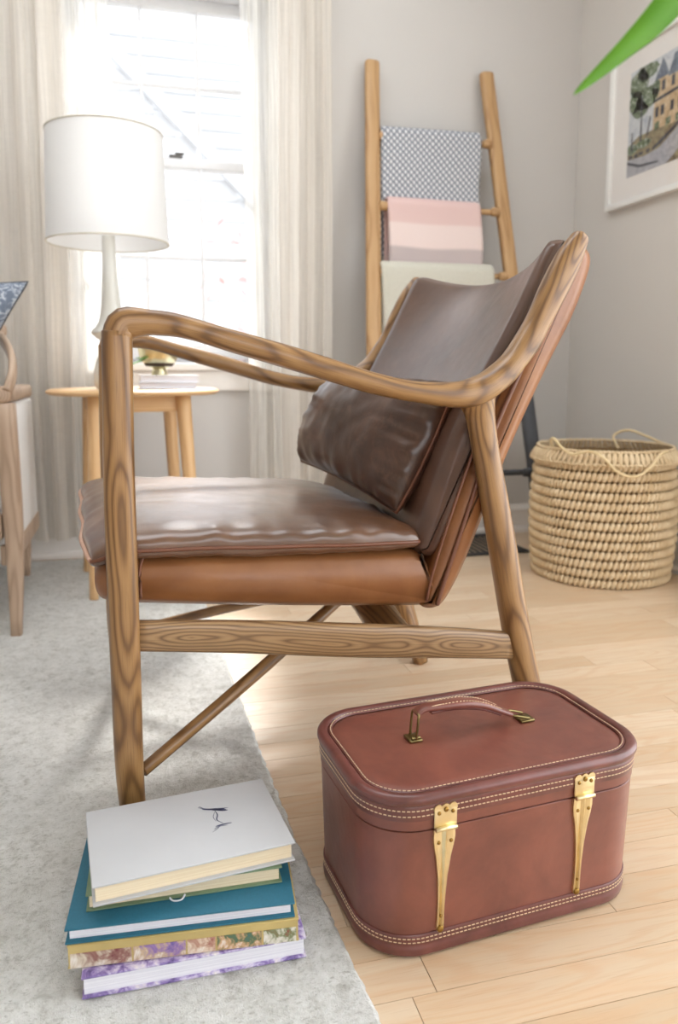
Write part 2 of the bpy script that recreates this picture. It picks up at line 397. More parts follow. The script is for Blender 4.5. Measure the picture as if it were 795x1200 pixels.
def sash(z0, z1, y, rb, rt):
    st = .036; sx0, sx1 = wx0, wx1
    fr = structure('sash_frame'); del fr['kind']; fr.parent = wn
    for c, s in (((sx0 + st / 2, y, (z0 + z1) / 2), (st, .03, z1 - z0)), ((sx1 - st / 2, y, (z0 + z1) / 2), (st, .03, z1 - z0))): box('stile', c, s, M['sash'], fr, .002)
    box('rail', ((sx0 + sx1) / 2, y, z0 + rb / 2), (sx1 - sx0 - 2 * st, .03, rb), M['sash'], fr, .002); box('rail', ((sx0 + sx1) / 2, y, z1 - rt / 2), (sx1 - sx0 - 2 * st, .03, rt), M['sash'], fr, .002)
    gx0, gx1, gz0, gz1 = sx0 + st, sx1 - st, z0 + rb, z1 - rt; mz = (gz0 + gz1) / 2
    for k in (1, 2): box('muntin', (gx0 + (gx1 - gx0) * k / 3, y, mz), (.011, .02, gz1 - gz0), M['sash'], fr, .001)
    box('muntin', ((gx0 + gx1) / 2, y + .0005, mz), (gx1 - gx0, .018, .011), M['sash'], fr, .001)
    for i in range(3):
        for j in range(2):
            a = gx0 + (gx1 - gx0) * i / 3; b = gz0 + (gz1 - gz0) * j / 2; wgt = (gx1 - gx0) / 3; hgt = (gz1 - gz0) / 2
            box('pane', (a + wgt / 2, y + .011, b + hgt / 2), (wgt - .004, .003, hgt - .004), M['glass'], fr)
sash(WZ0 + .012, zm + .016, YB + .045, .05, .03)
sash(zm - .012, WZ1 - .012, YB + .078, .03, .035)
M['lock'] = plain('pewter', srgb(96, 94, 92), .5)
lk = box('sash_lock', (.150, YB + .04, zm + .024), (.045, .02, .010), M['lock'], wn, .003)
box('lock_lever', (.012, -.006, .008), (.03, .012, .007), M['lock'], lk, .002)

# ================================================================ OUTSIDE THE WINDOW
M['siding'] = plain('white_siding', srgb(172, 173, 176), .7, 0, .02)
M['shingle'] = plain('pale_shingle', srgb(140, 142, 148), .8, 0, .05)
hs = thing('neighbouring_house', 'white clapboard gabled house seen washed out through the window panes', 'house', (1.3, 6.2, -1.6))
def clap(par, X0, Y, z0, z1, rake):
    z = z0
    while z < z1:
        xr = rake(z)
        if xr - X0 > .15: box('clapboard', ((X0 + xr) / 2, Y, z), (xr - X0, .03, .158), M['siding'], par, 0, rot=(-.09, 0, 0))
        z += .15
clap(hs, -5.0, 0, 0, 5.9, lambda z: -.1 if z < 3.2 else -.1 - (z - 3.2) * 1.02)
box('wall_core', (-2.6, .12, 1.5), (4.9, .15, 3.4), M['siding'], hs)
box('rake_board', (-1.32, -.06, 4.45), (.09, .08, 3.9), M['siding'], hs, 0, rot=(0, -.795, 0))
box('wing_wall', (1.0, 1.4, 2.7), (9.4, .1, 6.1), M['siding'], hs)
clap(hs, -3.6, 1.33, 1.2, 5.7, lambda z: 5.0)
fw_ = box('window', (-.95, -.08, 1.75), (.9, .08, 1.1), M['siding'], hs, .01)
for i in (-1, 1):
    for j in (-1, 1): box('pane', (i * .2, -.045, j * .25), (.34, .01, .44), M['shingle'], fw_)
ground = slab('lawn', [(-9, 14, YB + .4, 14, -2.2, -1.7), (XR + .4, 14, -9, YB + .4, -2.2, -1.7)], plain('lawn_ground', srgb(190, 190, 180), .9)); 
bush = thing('garden_bush', 'pinkish leafy shrub glimpsed outside the lower right window panes', 'bush', (.95, 5.2, -1.7))
V = []; F = []
for k in range(420):
    p = Vector((random.gauss(0, .28), random.gauss(0, .18), random.uniform(1.6, 3.3))); a, b = Vector((random.uniform(-1, 1), random.uniform(-1, 1), random.uniform(-1, 1))).normalized() * .05, Vector((random.uniform(-1, 1), random.uniform(-1, 1), random.uniform(-1, 1))).normalized() * .025
    i = len(V); V += [p - a, p + b, p + a, p - b]; F.append((i, i + 1, i + 2, i + 3))
o = mesh_obj('foliage', V, F, plain('pink_leaves', srgb(196, 158, 158), .7), bush, smooth=False); o['kind'] = 'stuff'
tube('stem', [(0, 0, 0), (.03, 0, 1.2), (-.02, 0, 2.6)], .03, M['pine'], bush)

# ================================================================ RUG
def make_rug():
    nx, ny = 430, 520
    x0, x1, y0, y1 = -1.75, 0, .12, 2.645
    tx = 1 - (1 - np.linspace(0, 1, nx)) ** 1.6; ty = np.linspace(0, 1, ny) ** 1.25
    X, Y = np.meshgrid(x0 + (x1 - x0) * tx, y0 + (y1 - y0) * ty)
    edge = np.interp(Y, [0, .645, .959, 1.56, 2.7], [.225, .211, .188, .168, .15])
    S = (X - x0) / (x1 - x0); Xn = x0 + (edge - x0) * S
    def vn(fx, fy, seed):
        r = np.random.default_rng(seed); g = r.random((400, 400)); ix = (Xn * fx) % 399; iy = (Y * fy) % 399
        a = ix.astype(int); b = iy.astype(int); u = ix - a; v = iy - b; u = u * u * (3 - 2 * u); v = v * v * (3 - 2 * v)
        return (g[b, a] * (1 - u) + g[b, a + 1] * u) * (1 - v) + (g[b + 1, a] * (1 - u) + g[b + 1, a + 1] * u) * v
    Z = .0105 + (vn(120, 170, 1) - .5) * .0022 + (vn(45, 60, 2) - .5) * .0016 + (vn(11, 14, 3) - .5) * .0012
    de = np.minimum(np.minimum(edge - Xn, Xn - x0), np.minimum(Y - y0, y1 - Y)); Z *= np.clip(de / .006, 0, 1) ** .5
    Xn = Xn + np.where(S > .98, (vn(3, 130, 5) - .5) * .005, 0); Z = np.maximum(Z, .0006)
    V = np.stack([Xn, Y, Z], -1).reshape(-1, 3)
    i = np.arange(ny - 1)[:, None] * nx + np.arange(nx - 1)[None]; F = np.stack([i, i + 1, i + nx + 1, i + nx], -1).reshape(-1, 4)
    me = bpy.data.meshes.new('area_rug'); me.vertices.add(len(V)); me.vertices.foreach_set('co', V.astype('f').ravel())
    me.loops.add(F.size); me.loops.foreach_set('vertex_index', F.astype('i').ravel()); me.polygons.add(len(F)); me.polygons.foreach_set('loop_start', np.arange(0, F.size, 4, dtype='i')); me.update(); me.validate()
    me.polygons.foreach_set('use_smooth', np.ones(len(F), bool)); me.materials.append(M['rug'])
    o = bpy.data.objects.new('area_rug', me); C.objects.link(o)
    o['label'] = 'light grey heathered wool rug lying on the wood floor'; o['category'] = 'rug'
make_rug()

# floor register
vt = thing('floor_vent', 'black metal floor vent behind the chair near the skirting', 'vent', (1.14, 2.54, 0))
for c, s in (((0, -.145, .003), (.35, .03, .005)), ((0, .135, .003), (.35, .03, .005)), ((-.162, -.005, .003), (.025, .27, .005)), ((.162, -.005, .003), (.025, .27, .005))): box('frame', c, s, M['dipped'], vt)
M['black'] = plain('black_metal', srgb(28, 28, 32), .5)
for o in vt.children: o.data.materials[0] = M['black']
for k in range(13): box('louvre', (-.138 + k * .023, -.005, .002), (.012, .25, .003), M['black'], vt)

# ================================================================ ARMCHAIR (main subject); local frame u = towards the back, v = away from camera
TH = math.radians(3)
ch = thing('lounge_chair', 'brown leather lounge chair with sculpted ash wood frame and sweeping arms', 'chair', (-.02, .965, 0), TH)
WD = .575
top = [(-.020, .6969), (-.0128, .7079), (.0117, .7115), (.0614, .7075), (.1231, .6912), (.1987, .6711), (.2552, .6547), (.3147, .6366), (.3763, .624), (.4396, .6225), (.4719, .6306), (.5052, .6499), (.5383, .6826), (.5638, .7278), (.5889, .7847), (.6081, .8205), (.622, .831)]
bot = [(.0160, .6735), (.0230, .6765), (.0404, .6795), (.081, .6752), (.1438, .6569), (.1984, .641), (.2551, .6245), (.3148, .6074), (.3767, .5953), (.4330, .5872), (.4680, .588), (.4960, .600), (.5201, .6154), (.5534, .6451), (.5858, .6951), (.618, .7558), (.640, .8105)]
def resamp(P, n):
    P = catmull(np.array(P), 8); L = np.concatenate([[0], np.cumsum(np.linalg.norm(np.diff(P, axis=0), axis=1))]); s = np.linspace(0, L[-1], n)
    return np.stack([np.interp(s, L, P[:, 0]), np.interp(s, L, P[:, 1])], 1)
def arm(v, sgn, off):
    t = catmull(np.array(top)[2:], 6); b = catmull(np.array(bot)[2:], 6); n = len(t)
    rows = []; cc = (t + b) / 2; tg = np.gradient(cc, axis=0); tg /= np.linalg.norm(tg, axis=1)[:, None]
    for i in range(n):
        f = i / (n - 1); c = cc[i]; dd = t[i] - b[i]; h = abs(dd[0] * -tg[i][1] + dd[1] * tg[i][0]) / 2
        # lateral half width: a broad paddle at the elbow, slim at the tip of the back
        a = np.interp(f, [0, .2, .45, .62, .75, 1], [.0175, .019, .0225, .024, .019, .0135])
        bow = -sgn * .012 * math.sin(PI * min(1, f / .8))
        rows.append((c[0], v + bow, c[1], a, h))
    first = rows[0]
    pre = [(-.0012, v, .668, .0175, .0180), (-.0010, v, .680, .0175, .0182), (.0035, v, .6905, .0175, .0190), (.0125, v, .6945, .0175, .0190)]
    rows = pre[1:] + rows[2:]
    V, F, WC, UV = sweep_data(rows, side=(0, 1, 0), seg=2, n=24, expo=2.5, cap=.9, off=off)
    return V, F, WC
for v, sgn, off in ((0, 1, .3), (WD, -1, 3.1)):
    V, F, WC = arm(v, sgn, off); mesh_obj('arm', V, F, M['ash'], ch, wc=WC)
# front legs
for v, off in ((0, 9.42), (WD, 6.2)):
    sweep('leg', [(.0000, v, .009, .0135, .0140), (-.0065, v, .12, .0165, .0175), (-.0068, v, .25, .018, .0186), (-.0065, v, .40, .0185, .0190), (-.0058, v, .52, .0185, .0188), (-.0035, v, .62, .018, .0182), (-.0020, v, .684, .0175, .0180)], M['ash'], ch, seg=5, n=24, expo=2.8, cap=.05, off=off)
# rear legs
for v, s, off in ((.012, 1, 12.3), (WD - .012, -1, 15.7)):
    e_ = 0 if s > 0 else .028
    sweep('leg', [(.630, v + s * .012 - e_, .001, .0155, .016), (.5955, v + s * .010 - e_ * .75, .12, .018, .0205), (.562, v + s * .007 - e_ * .4, .25, .0185, .0215), (.528, v + s * .003, .40, .018, .021), (.500, v, .52, .017, .0195), (.4870, v - s * .004, .575, .0175, .0215), (.4780, v - s * .009, .602, .020, .030)], M['ash'], ch, seg=5, n=24, expo=2.2, cap=.05, off=off)
# side rails: flat boards sloping down to the back
for v, off in ((.002, 20.8), (WD - .002, 23.4)):
    sweep('side_rail', [(.004, v, .3065, .0095, .0195), (.14, v, .2905, .0105, .0215), (.30, v + (0.004 if v < .1 else -.004), .2665, .011, .0235), (.44, v + (0.009 if v < .1 else -.009), .2460, .0100, .0225), (.556, v + (.015 if v < .1 else -.015), .2265, .0085, .0205)], M['rail_ash'], ch, seg=5, n=20, expo=3.6, cap=.02, off=off)
# diagonal struts from the front legs to the centre under the seat
for v, off in ((0, 27.), (WD, 30.)):
    s = 1 if v == 0 else -1
    sweep('strut', [(.010, v + s * .010, .120, .0085, .0085), (.200, v + s * .135, .192, .0098, .0098), (.395, WD / 2 - s * .010, .264, .0092, .0092)], M['ash'], ch, seg=4, n=14, side=(0, 0, 1), cap=.1, off=off)
# curved cross rail carrying the seat, between the two side rails
sweep('cross_rail', [(.378, .012, .246, .026, .013), (.382, .10, .250, .029, .013), (.390, .20, .262, .032, .012), (.394, WD / 2, .268, .034, .012), (.390, WD - .20, .262, .032, .012), (.382, WD - .10, .250, .029, .013), (.378, WD - .012, .246, .026, .013)], M['ash'], ch, seg=4, n=18, side=(1, 0, .15), expo=3.0, cap=.05, off=33)
sweep('seat_bearer', [(.400, WD / 2 - .05, .283, .030, .022), (.400, WD / 2 + .05, .283, .030, .022)], M['ash'], ch, seg=3, n=18, side=(1, 0, 0), expo=3.2, cap=.1, off=36)

# seat shell: rounded tan leather box lofted across v
def loft(name, stations, mat, parent, label=None):
    """stations: list of (v, [(u,z)...]) closed loops with equal counts"""
    n = len(stations[0][1]); V = []; F = []
    for v, L in stations:
        for u, z in L: V.append((u, v, z))
    m = len(stations)
    for i in range(m - 1):
        for k in range(n): k2 = (k + 1) % n; F.append((i * n + k, i * n + k2, (i + 1) * n + k2, (i + 1) * n + k))
    F += [tuple(range(n)), tuple((m - 1) * n + k for k in range(n))]
    return mesh_obj(name, V, F, mat, parent, label=label)
def loop_smooth(P, n):
    P = np.array(P, float); m = len(P); out = []
    for i in range(m):
        p0, p1, p2, p3 = P[(i - 1) % m], P[i], P[(i + 1) % m], P[(i + 2) % m]
        for k in range(n):
            t = k / n; out.append(.5 * ((2 * p1) + (-p0 + p2) * t + (2 * p0 - 5 * p1 + 4 * p2 - p3) * t * t + (-p0 + 3 * p1 - 3 * p2 + p3) * t ** 3))
    return np.array(out)
def puffed(core, v0, v1, rnd, shrink=.012, nst=26, sag=None):
    c = core.mean(0); st = []
    for i in range(nst):
        t = i / (nst - 1); e = min(t, 1 - t) * (v1 - v0)
        k = 1.0 if e > rnd else math.sqrt(max(0, 1 - ((rnd - e) / rnd) ** 2))
        ofs = shrink * (1 - k); d = core - c; L = np.linalg.norm(d, axis=1)[:, None]
        # normal-ish inset
        nx = np.roll(core, -1, 0) - np.roll(core, 1, 0); nn = np.stack([nx[:, 1], -nx[:, 0]], 1); nn /= np.linalg.norm(nn, axis=1)[:, None] + 1e-9
        if (nn * d).sum() < 0: nn = -nn
        P = core - nn * ofs
        if sag is not None: P = P + sag(t, core)
        st.append((v0 + (v1 - v0) * t, P))
    return st
seat_loop = loop_smooth([(-.034, .386), (-.040, .370), (-.036, .350), (-.022, .3405), (.02, .3335), (.2, .3130), (.36, .2975), (.42, .2925), (.440, .2915), (.448, .305), (.440, .33), (.42, .366), (.40, .377), (.2, .390), (.02, .3955), (-.018, .3965)], 5)
loft('seat_shell', puffed(seat_loop, .030, WD - .030, .014), M['shell_leather'], ch)
# back shell: thick curved pad from under the seat to the top
def backdip(t, core):
    h = np.clip((core[:, 1] - .40) / .42, 0, 1)
    s = math.sin(PI * t) ** .8
    return np.stack([s * .045 * h, -s * .042 * h ** 3], 1)
back_loop = loop_smooth([(.4165, .2935), (.4405, .2915), (.4600, .3120), (.4850, .3600), (.518, .440), (.5544, .530), (.6075, .6424), (.645, .715), (.668, .775), (.6735, .808), (.6600, .824), (.6350, .822), (.6100, .79), (.5800, .72), (.545, .640), (.500, .540), (.462, .440), (.430, .355), (.414, .310)], 4)
loft('back_shell', puffed(back_loop, .026, WD - .026, .016, .014, 40, backdip), M['shell_leather'], ch)
inner_loop = loop_smooth([(.440, .375), (.470, .440), (.512, .540), (.558, .640), (.592, .72), (.622, .79), (.640, .820), (.632, .832), (.612, .832), (.598, .822), (.575, .775), (.548, .718), (.510, .645), (.460, .548), (.425, .45), (.406, .388), (.415, .37)], 4)
loft('back_cushion', puffed(inner_loop, .030, WD - .030, .02, .014, 40, backdip), M['back_leather'], ch)
# welts on both sides of the back shell
for v in (.0235, WD - .0235):
    tube('welt', [(.4330, v, .3000), (.4440, v, .335), (.4605, v, .382), (.4860, v, .4560), (.516, v, .545), (.553, v, .625), (.590, v, .700), (.625, v, .772), (.645, v, .815)], .0035, M['welt'], ch, n=8, seg=4)
    tube('welt', [(.4180, v + (.004 if v < .1 else -.004), .3060), (.4240, v + (.002 if v < .1 else -.002), .340), (.440, v, .395), (.4700, v, .480), (.502, v, .562)], .0022, M['welt'], ch, n=8, seg=4)
# front seams of the seat shell
for v in (.040, WD - .040):
    tube('welt', [(.016, v - (.0113 if v < .1 else -.0113), .348), (.016, v - (.0115 if v < .1 else -.0115), .352), (.016, v - (.0115 if v < .1 else -.0115), .385), (.022, v - (.010 if v < .1 else -.010), .403)], .0022, M['welt'], ch, n=8, seg=4)

# pillow-like forms -------------------------------------------------
def cushion(name, fn, mat, parent, nu=70, nv=70, T=.04, Tb=None, p=.42, wr=.003, seed=0, welt=None, welt_r=.003, edge_gather=0.0, label=None, flat=2.4):
    """fn(a,b) -> (centre point, normal) for a,b in [-1,1]; two domed faces meeting in a seam"""
    Tb = Tb or T; rs = np.random.default_rng(seed); V = []; F = []; ph = rs.uniform(0, 50, 3)
    A = np.sin(np.linspace(-1, 1, nu) * PI / 2); B = np.sin(np.linspace(-1, 1, nv) * PI / 2)
    for side in (1, -1):
        for b in B:
            for a in A:
                c, nrm = fn(a, b)
                ea = 1 - abs(a) ** flat; eb = 1 - abs(b) ** flat; h = (max(0, ea) * max(0, eb)) ** p
                q = Vector((c[0] * 14 + ph[0], c[1] * 14 + ph[1] + side * 9, c[2] * 14))
                wv = noise.noise(q) * wr + noise.noise(q * 2.7) * wr * .5
                dd = min(1 - abs(a), 1 - abs(b)); g = math.exp(-dd * 7) * edge_gather
                tt = (a if (1 - abs(b)) < (1 - abs(a)) else b)
                wv += g * noise.noise(Vector((tt * 9 + ph[2], side * 3.3, dd * 2)))
                t_ = (T if side > 0 else Tb)
                V.append(np.array(c) + np.array(nrm) * side * (t_ * h + wv * min(1, h * 2.2)))
    n = nu * nv
    for s in (0, 1):
        for j in range(nv - 1):
            for i in range(nu - 1):
                k = s * n + j * nu + i; F.append((k, k + 1, k + nu + 1, k + nu))
    me_v = V
    o = mesh_obj(name, me_v, F, mat, parent, label=label)
    bm = bmesh.new(); bm.from_mesh(o.data); bmesh.ops.remove_doubles(bm, verts=bm.verts, dist=.00005); bmesh.ops.recalc_face_normals(bm, faces=bm.faces); bm.to_mesh(o.data); bm.free()
    if welt:
        per = [(a, -1) for a in np.linspace(-1, .96, 30)] + [(1, b) for b in np.linspace(-1, .96, 30)] + [(a, 1) for a in np.linspace(1, -.96, 30)] + [(-1, b) for b in np.linspace(1, -.96, 30)]
        V, F, WC, UV = sweep_data([(*fn(a, b)[0], welt_r, welt_r) for a, b in per], side=tuple(fn(0, 0)[1]), seg=1, n=8, closed=True)
        mesh_obj('piping', V, F, welt, o if parent else o)
    return o
# seat cushion: corners of the seam plane in the chair frame
def seat_fn(a, b):
    s = (a + 1) / 2; t = (b + 1) / 2
    # rounded plan corners
    r = .06; k = 1 - .035 * (abs(a) ** 8) * (abs(b) ** 8)
    u = -.0500 - .012 * t + s * .462; v = .018 + t * .535
    cu = .18; cv = .2855; u = cu + (u - cu) * k; v = cv + (v - cv) * k
    z = .4165 + (1 - s) * .004 - s * .022 - .010 * math.exp(-((s) / .06) ** 2) * (1 - .6 * t) - .006 * math.sin(PI * s) * (1 - .2 * t) * .5
    return (u + .002 * math.sin(t * 19), v + .0015 * math.sin(s * 23), z - .012 * (1 - s) ** 6 * (1 - t)), (0.045, 0, 1)
cushion('seat_cushion', seat_fn, M['seat_leather'], ch, 90, 90, T=.033, Tb=.022, p=.24, wr=.0012, seed=3, welt=M['welt'], welt_r=.0028, edge_gather=.0045, flat=3.4)
# front edge piping catches the light: highlight painted as a pale strip along the front seam
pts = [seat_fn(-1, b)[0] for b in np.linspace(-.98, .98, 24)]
tube('front_piping', [(p[0] - .0015, p[1], p[2] + .001) for p in pts], .0032, M['welt_lit'], ch, n=8, seg=2, label='front seam piping with its highlight painted pale')

# lumbar pillow: leans on the backrest, lies loose on the chair
lp = thing('lumbar_pillow', 'dark brown leather lumbar pillow leaning in the chair against its backrest', 'pillow', (0, 0, 0), TH)
lp.location = ch.location.copy()
PB, PT = np.array([.3988, .10, .424]), np.array([.493, .10, .618])
QB, QT = np.array([.348, .47, .462]), np.array([.424, .47, .632])
nrm = np.cross(QB - PB, PT - PB); nrm /= np.linalg.norm(nrm)
if nrm[0] > 0: nrm = -nrm
def pil_fn(a, b):
    s = (a + 1) / 2; t = (b + 1) / 2
    c = (PB * (1 - s) + QB * s) * (1 - t) + (PT * (1 - s) + QT * s) * t
    k = .05; c = c + (PB - QB) * (-k * a * (1 - b * b) * .5) * 1.0 + (PT - PB) * (-k * b * (1 - a * a) * .6)
    return c, nrm
cushion('cover', pil_fn, M['pillow_leather'], lp, 64, 64, T=.062, Tb=.044, p=.36, wr=.004, seed=11, welt=M['welt'], welt_r=.0024, edge_gather=.013)

# ================================================================ TRAIN CASE
cs = thing('train_case', 'reddish brown leather train case with brass strap hinges on the bare floor', 'suitcase', (.392, .835, 0), .093)
CW, CD, CH, CR = .366, .226, .192, .062
def rr(off, z, w=CW, d=CD, r=CR, n=12, taper=True):
    tp = (1 - z / CH) * .005 if taper else 0
    w, d, r = w / 2 + off - tp, d / 2 + off - tp, r + off; out = []
    for k, (sx, sy) in enumerate(((1, 1), (-1, 1), (-1, -1), (1, -1))):
        for i in range(n + 1):
            a = PI / 2 * (k + i / n); out.append((sx * (w - r) + r * math.cos(a), sy * (d - r) + r * math.sin(a), z))
        # straight run gets a few extra points for an even mesh
    return out
def stack(name, levels, mat, label=None, cap0=True, cap1=True):
    V = []; F = []; n = None
    for off, z in levels:
        L = rr(off, z); n = len(L); V += L
    for i in range(len(levels) - 1):
        for k in range(n): k2 = (k + 1) % n; F.append((i * n + k, i * n + k2, (i + 1) * n + k2, (i + 1) * n + k))
    if cap0: F.append(tuple(range(n)))
    if cap1: F.append(tuple((len(levels) - 1) * n + k for k in range(n)))
    o = mesh_obj(name, V, F, mat, cs, label=label); o.data.set_sharp_from_angle(angle=math.radians(35)); return o
stack('body', [(-.002, .006), (-.0005, .007), (-.0005, .1502), (-.0012, .1508), (-.007, .1509)], M['case_leather'])
stack('lid', [(-.007, .1521), (-.0008, .1522), (.0002, .1532), (.0002, .186), (-.004, .1885), (-.016, .1890), (-.018, .1900), (-.03, .1903)], M['case_leather'])
stack('bottom_binding', [(-.006, .0), (-.001, .0012), (.0016, .004), (.0022, .009), (.0016, .014), (.0008, .0155), (.0010, .0175), (.0014, .019), (.0014, .027), (.0004, .0285), (-.0006, .0285)], M['binding'], cap1=False)
stack('lid_binding', [(-.0004, .1640), (.0010, .1642), (.0014, .1655), (.0014, .1800), (.0008, .1812), (.0022, .1825), (.0036, .1860), (.0032, .1895), (.0006, .1925), (-.003, .1935), (-.007, .1930), (-.0095, .1915), (-.0105, .1895), (-.0112, .1912), (-.0125, .1918), (-.0145, .1918), (-.0160, .1903)], M['binding'], cap0=False, cap1=False)
def stitches(name, off, z, step=.0052, L=.0034, flat=False, wd=.0006):
    P = np.array(rr(off, z)); P = np.vstack([P, P[:1]]); Ls = np.concatenate([[0], np.cumsum(np.linalg.norm(np.diff(P, axis=0), axis=1))])
    bm = bmesh.new(); s = 0
    while s < Ls[-1] - L:
        p = [np.array([np.interp(q, Ls, P[:, i]) for i in range(3)]) for q in (s, s + L)]
        c = (p[0] + p[1]) / 2; d = p[1] - p[0]; add_box(bm, c, (L, .0008, .0009 if not flat else .0006), 0, Matrix.Rotation(math.atan2(d[1], d[0]), 3, 'Z')); s += step
    bm_obj(name, bm, M['thread'], cs, kind='stuff')
stitches('stitching', .0016, .1768); stitches('stitching', .0016, .1705)
stitches('stitching', .0016, .0247); stitches('stitching', .0016, .0200)
stitches('stitching', -.0135, .1921, flat=True)
# strap hinges on the front
def hinge(x):
    y0 = -CD / 2
    h = box('hinge', (x, y0 - .0022 + .0002, .1650), (.0270, .0022, .0210), M['brass'], cs, .0008, label='brass tapered strap hinge with domed rivets')
    k0 = [(x - .0125, y0 - .0045, .1535), (x + .0125, y0 - .0045, .1535)]
    def sub(name, V, F, mat, smooth=True):
        V = [(v[0] - x, v[1] - (y0 - .002), v[2] - .1650) for v in V]; return mesh_obj(name, V, F, mat, h, smooth=smooth)
    Vv, Ff, _, _ = sweep_data([(*p, .0026, .0026) for p in k0], side=(0, 0, 1), seg=2, n=12, cap=.05); sub('knuckle', Vv, Ff, M['brass'])
    # lobed top of the plate
    for dx in (-.0088, 0, .0088):
        V = []; n = 16
        for yy in (y0 - .0030, y0 + .0004):
            for k in range(n): a = 2 * PI * k / n; V.append((x + dx + .0052 * math.cos(a), yy, .1755 + .0052 * math.sin(a)))
        F = [(k, (k + 1) % n, n + (k + 1) % n, n + k) for k in range(n)] + [tuple(range(n)), tuple(range(n, 2 * n))]; sub('lobe', V, F, M['brass'], False)
    # long tapered strap with raised spine
    zs = [.1515, .140, .130, .118, .095, .070, .050, .036, .0300]; ws = [.0125, .0130, .0115, .0088, .0058, .0043, .0040, .0044, .0040]
    V = []; F = []
    for z, wd in zip(zs, ws):
        tp = (1 - z / CH) * .005; y = y0 + tp
        for f, dy in ((-1, .0005), (-1, -.0024), (-.72, -.0034), (-.25, -.0024), (0, -.0050), (.25, -.0024), (.72, -.0034), (1, -.0024), (1, .0005)): V.append((x - .0012 * (1 - z / .15) * 2 + f * wd, y + dy, z))
    n = 9
    for i in range(len(zs) - 1):
        for k in range(n - 1): F.append((i * n + k, i * n + k + 1, (i + 1) * n + k + 1, (i + 1) * n + k))
    F += [tuple(range(n)), tuple((len(zs) - 1) * n + k for k in range(n))]; sub('strap', V, F, M['brass'], False)
    def dome(dx, z, r, mat=M['rivet'], nm='rivet'):
        bm = bmesh.new(); bmesh.ops.create_uvsphere(bm, u_segments=12, v_segments=8, radius=r)
        tp = (1 - z / CH) * .005 if z < .15 else 0
        o = bm_obj(nm, bm, mat, h, True); o.location = (dx, (y0 + tp - .0034) - (y0 - .002), z - .1650); o.scale = (1, .6, 1)
    for dx, z, r in ((-.0082, .1712, .0023), (.0082, .1712, .0023), (0, .1745, .0030), (-.0075, .1365, .0022), (.0075, .1365, .0022), (-.0020, .0480, .0020)): dome(dx, z, r)
    dome(-.0022, .0325, .0042, M['rivet'], 'end_cap')
hinge(-.1000); hinge(.0785)
# handle
hd = bpy.data.objects.new('handle', None); C.objects.link(hd); hd.parent = cs; hd.location = (0, .0085, .1903)
sweep('grip', [(-.0765, 0, .0330, .0085, .0030), (-.066, 0, .0385, .0085, .0034), (-.045, 0, .0385, .0095, .0042), (-.012, 0, .0370, .0105, .0048), (.015, 0, .0310, .0100, .0044), (.040, 0, .0195, .0090, .0036), (.056, 0, .0120, .0080, .0030)], M['case_leather'], hd, seg=5, n=16, expo=3.2, cap=.5)
sweep('grip_underside', [(-.058, 0, .0330, .0070, .0022), (-.035, 0, .0345, .0075, .0026), (-.010, 0, .0322, .0080, .0026), (.015, 0, .0264, .0078, .0026), (.040, 0, .0152, .0070, .0022)], M['binding'], hd, seg=5, n=12, expo=3.2, cap=.5)
bm = bmesh.new()
gp = catmull([(-.058, .0418), (-.045, .0428), (-.012, .0420), (.015, .0356), (.040, .0234)], 7)
for i in range(len(gp) - 1):
    a_ = math.atan2(gp[i + 1][1] - gp[i][1], gp[i + 1][0] - gp[i][0])
    for s in (-1, 1): add_box(bm, ((gp[i][0] + gp[i + 1][0]) / 2, s * .0066, (gp[i][1] + gp[i + 1][1]) / 2), (.0024, .0008, .0008), 0, Matrix.Rotation(-a_, 3, 'Y'))
bm_obj('stitching', bm, M['thread'], hd, kind='stuff')
box('handle_plate', (-.080, 0, .0020), (.0170, .0200, .0034), M['old_brass'], hd, .001)
box('handle_plate', (.078, 0, .0020), (.0200, .0200, .0034), M['old_brass'], hd, .001)
tube('ring', [(-.080, -.0085, .004), (-.0775, -.0090, .030), (-.0765, -.006, .0345), (-.0765, .006, .0345), (-.0775, .0090, .030), (-.080, .0085, .004)], .0016, M['old_brass'], hd, seg=3, side=(1, 0, 0))
tube('ring', [(.080, -.0085, .0055), (.064, -.0090, .0105), (.0560, -.006, .0120), (.0560, .006, .0120), (.064, .0090, .0105), (.080, .0085, .0055)], .0016, M['old_brass'], hd, seg=3, side=(0, 0, 1))
tube('ring', [(-.085, -.0075, .0055), (-.075, -.0075, .0055)], .0020, M['old_brass'], hd, seg=2)

# ================================================================ BOOKS ON THE RUG
M['grey_cover'] = plain('pale_grey_cover', srgb(196, 198, 202), .42, 0, .02, 12)
M['green_cover'] = plain('green_cover', srgb(112, 134, 104), .55)
M['teal_cover'] = plain('teal_cloth', srgb(36, 104, 128), .6, 0, .04, 400, .1)
M['gold_cover'] = plain('old_gold_cover', srgb(200, 178, 118), .35, .2, .08, 20)
M['ink'] = plain('blue_black_ink', srgb(58, 62, 92), .6)
def photo_mat(name, a, b, c, sc_=60, band=None):
    N = NT(name); n = N.noise(N.coord(), sc_, 4, .7, .6)
    N.set(Base_Color=N.ramp(n, [(.32, a), (.45, b), (.55, c), (.68, srgb(240, 236, 232))]), Roughness=.4); return N.m
BG = 'books in the stack on the rug'
def book(label, loc, rz, w, d, t, cover, pages, ct=.0022, over=.003, group=BG, name='book', spine='back', wc_=None):
    """pages show at the front (-y); the spine is along the back"""
    b = thing(name, label, 'book', loc, rz, group)
    box('cover', (0, 0, t - ct / 2), (w, d, ct), cover, b, .0006)
    box('cover', (0, 0, ct / 2), (w, d, ct), cover, b, .0006)
    box('pages', (0, .001, t / 2), (w - 2 * over, d - 2 * over - .002, t - 2 * ct), pages, b)
    box('spine', (0, d / 2 - ct / 2, t / 2), (w - .0006, ct, t - .0008), cover, b, .0006)
    return b
z = .0115
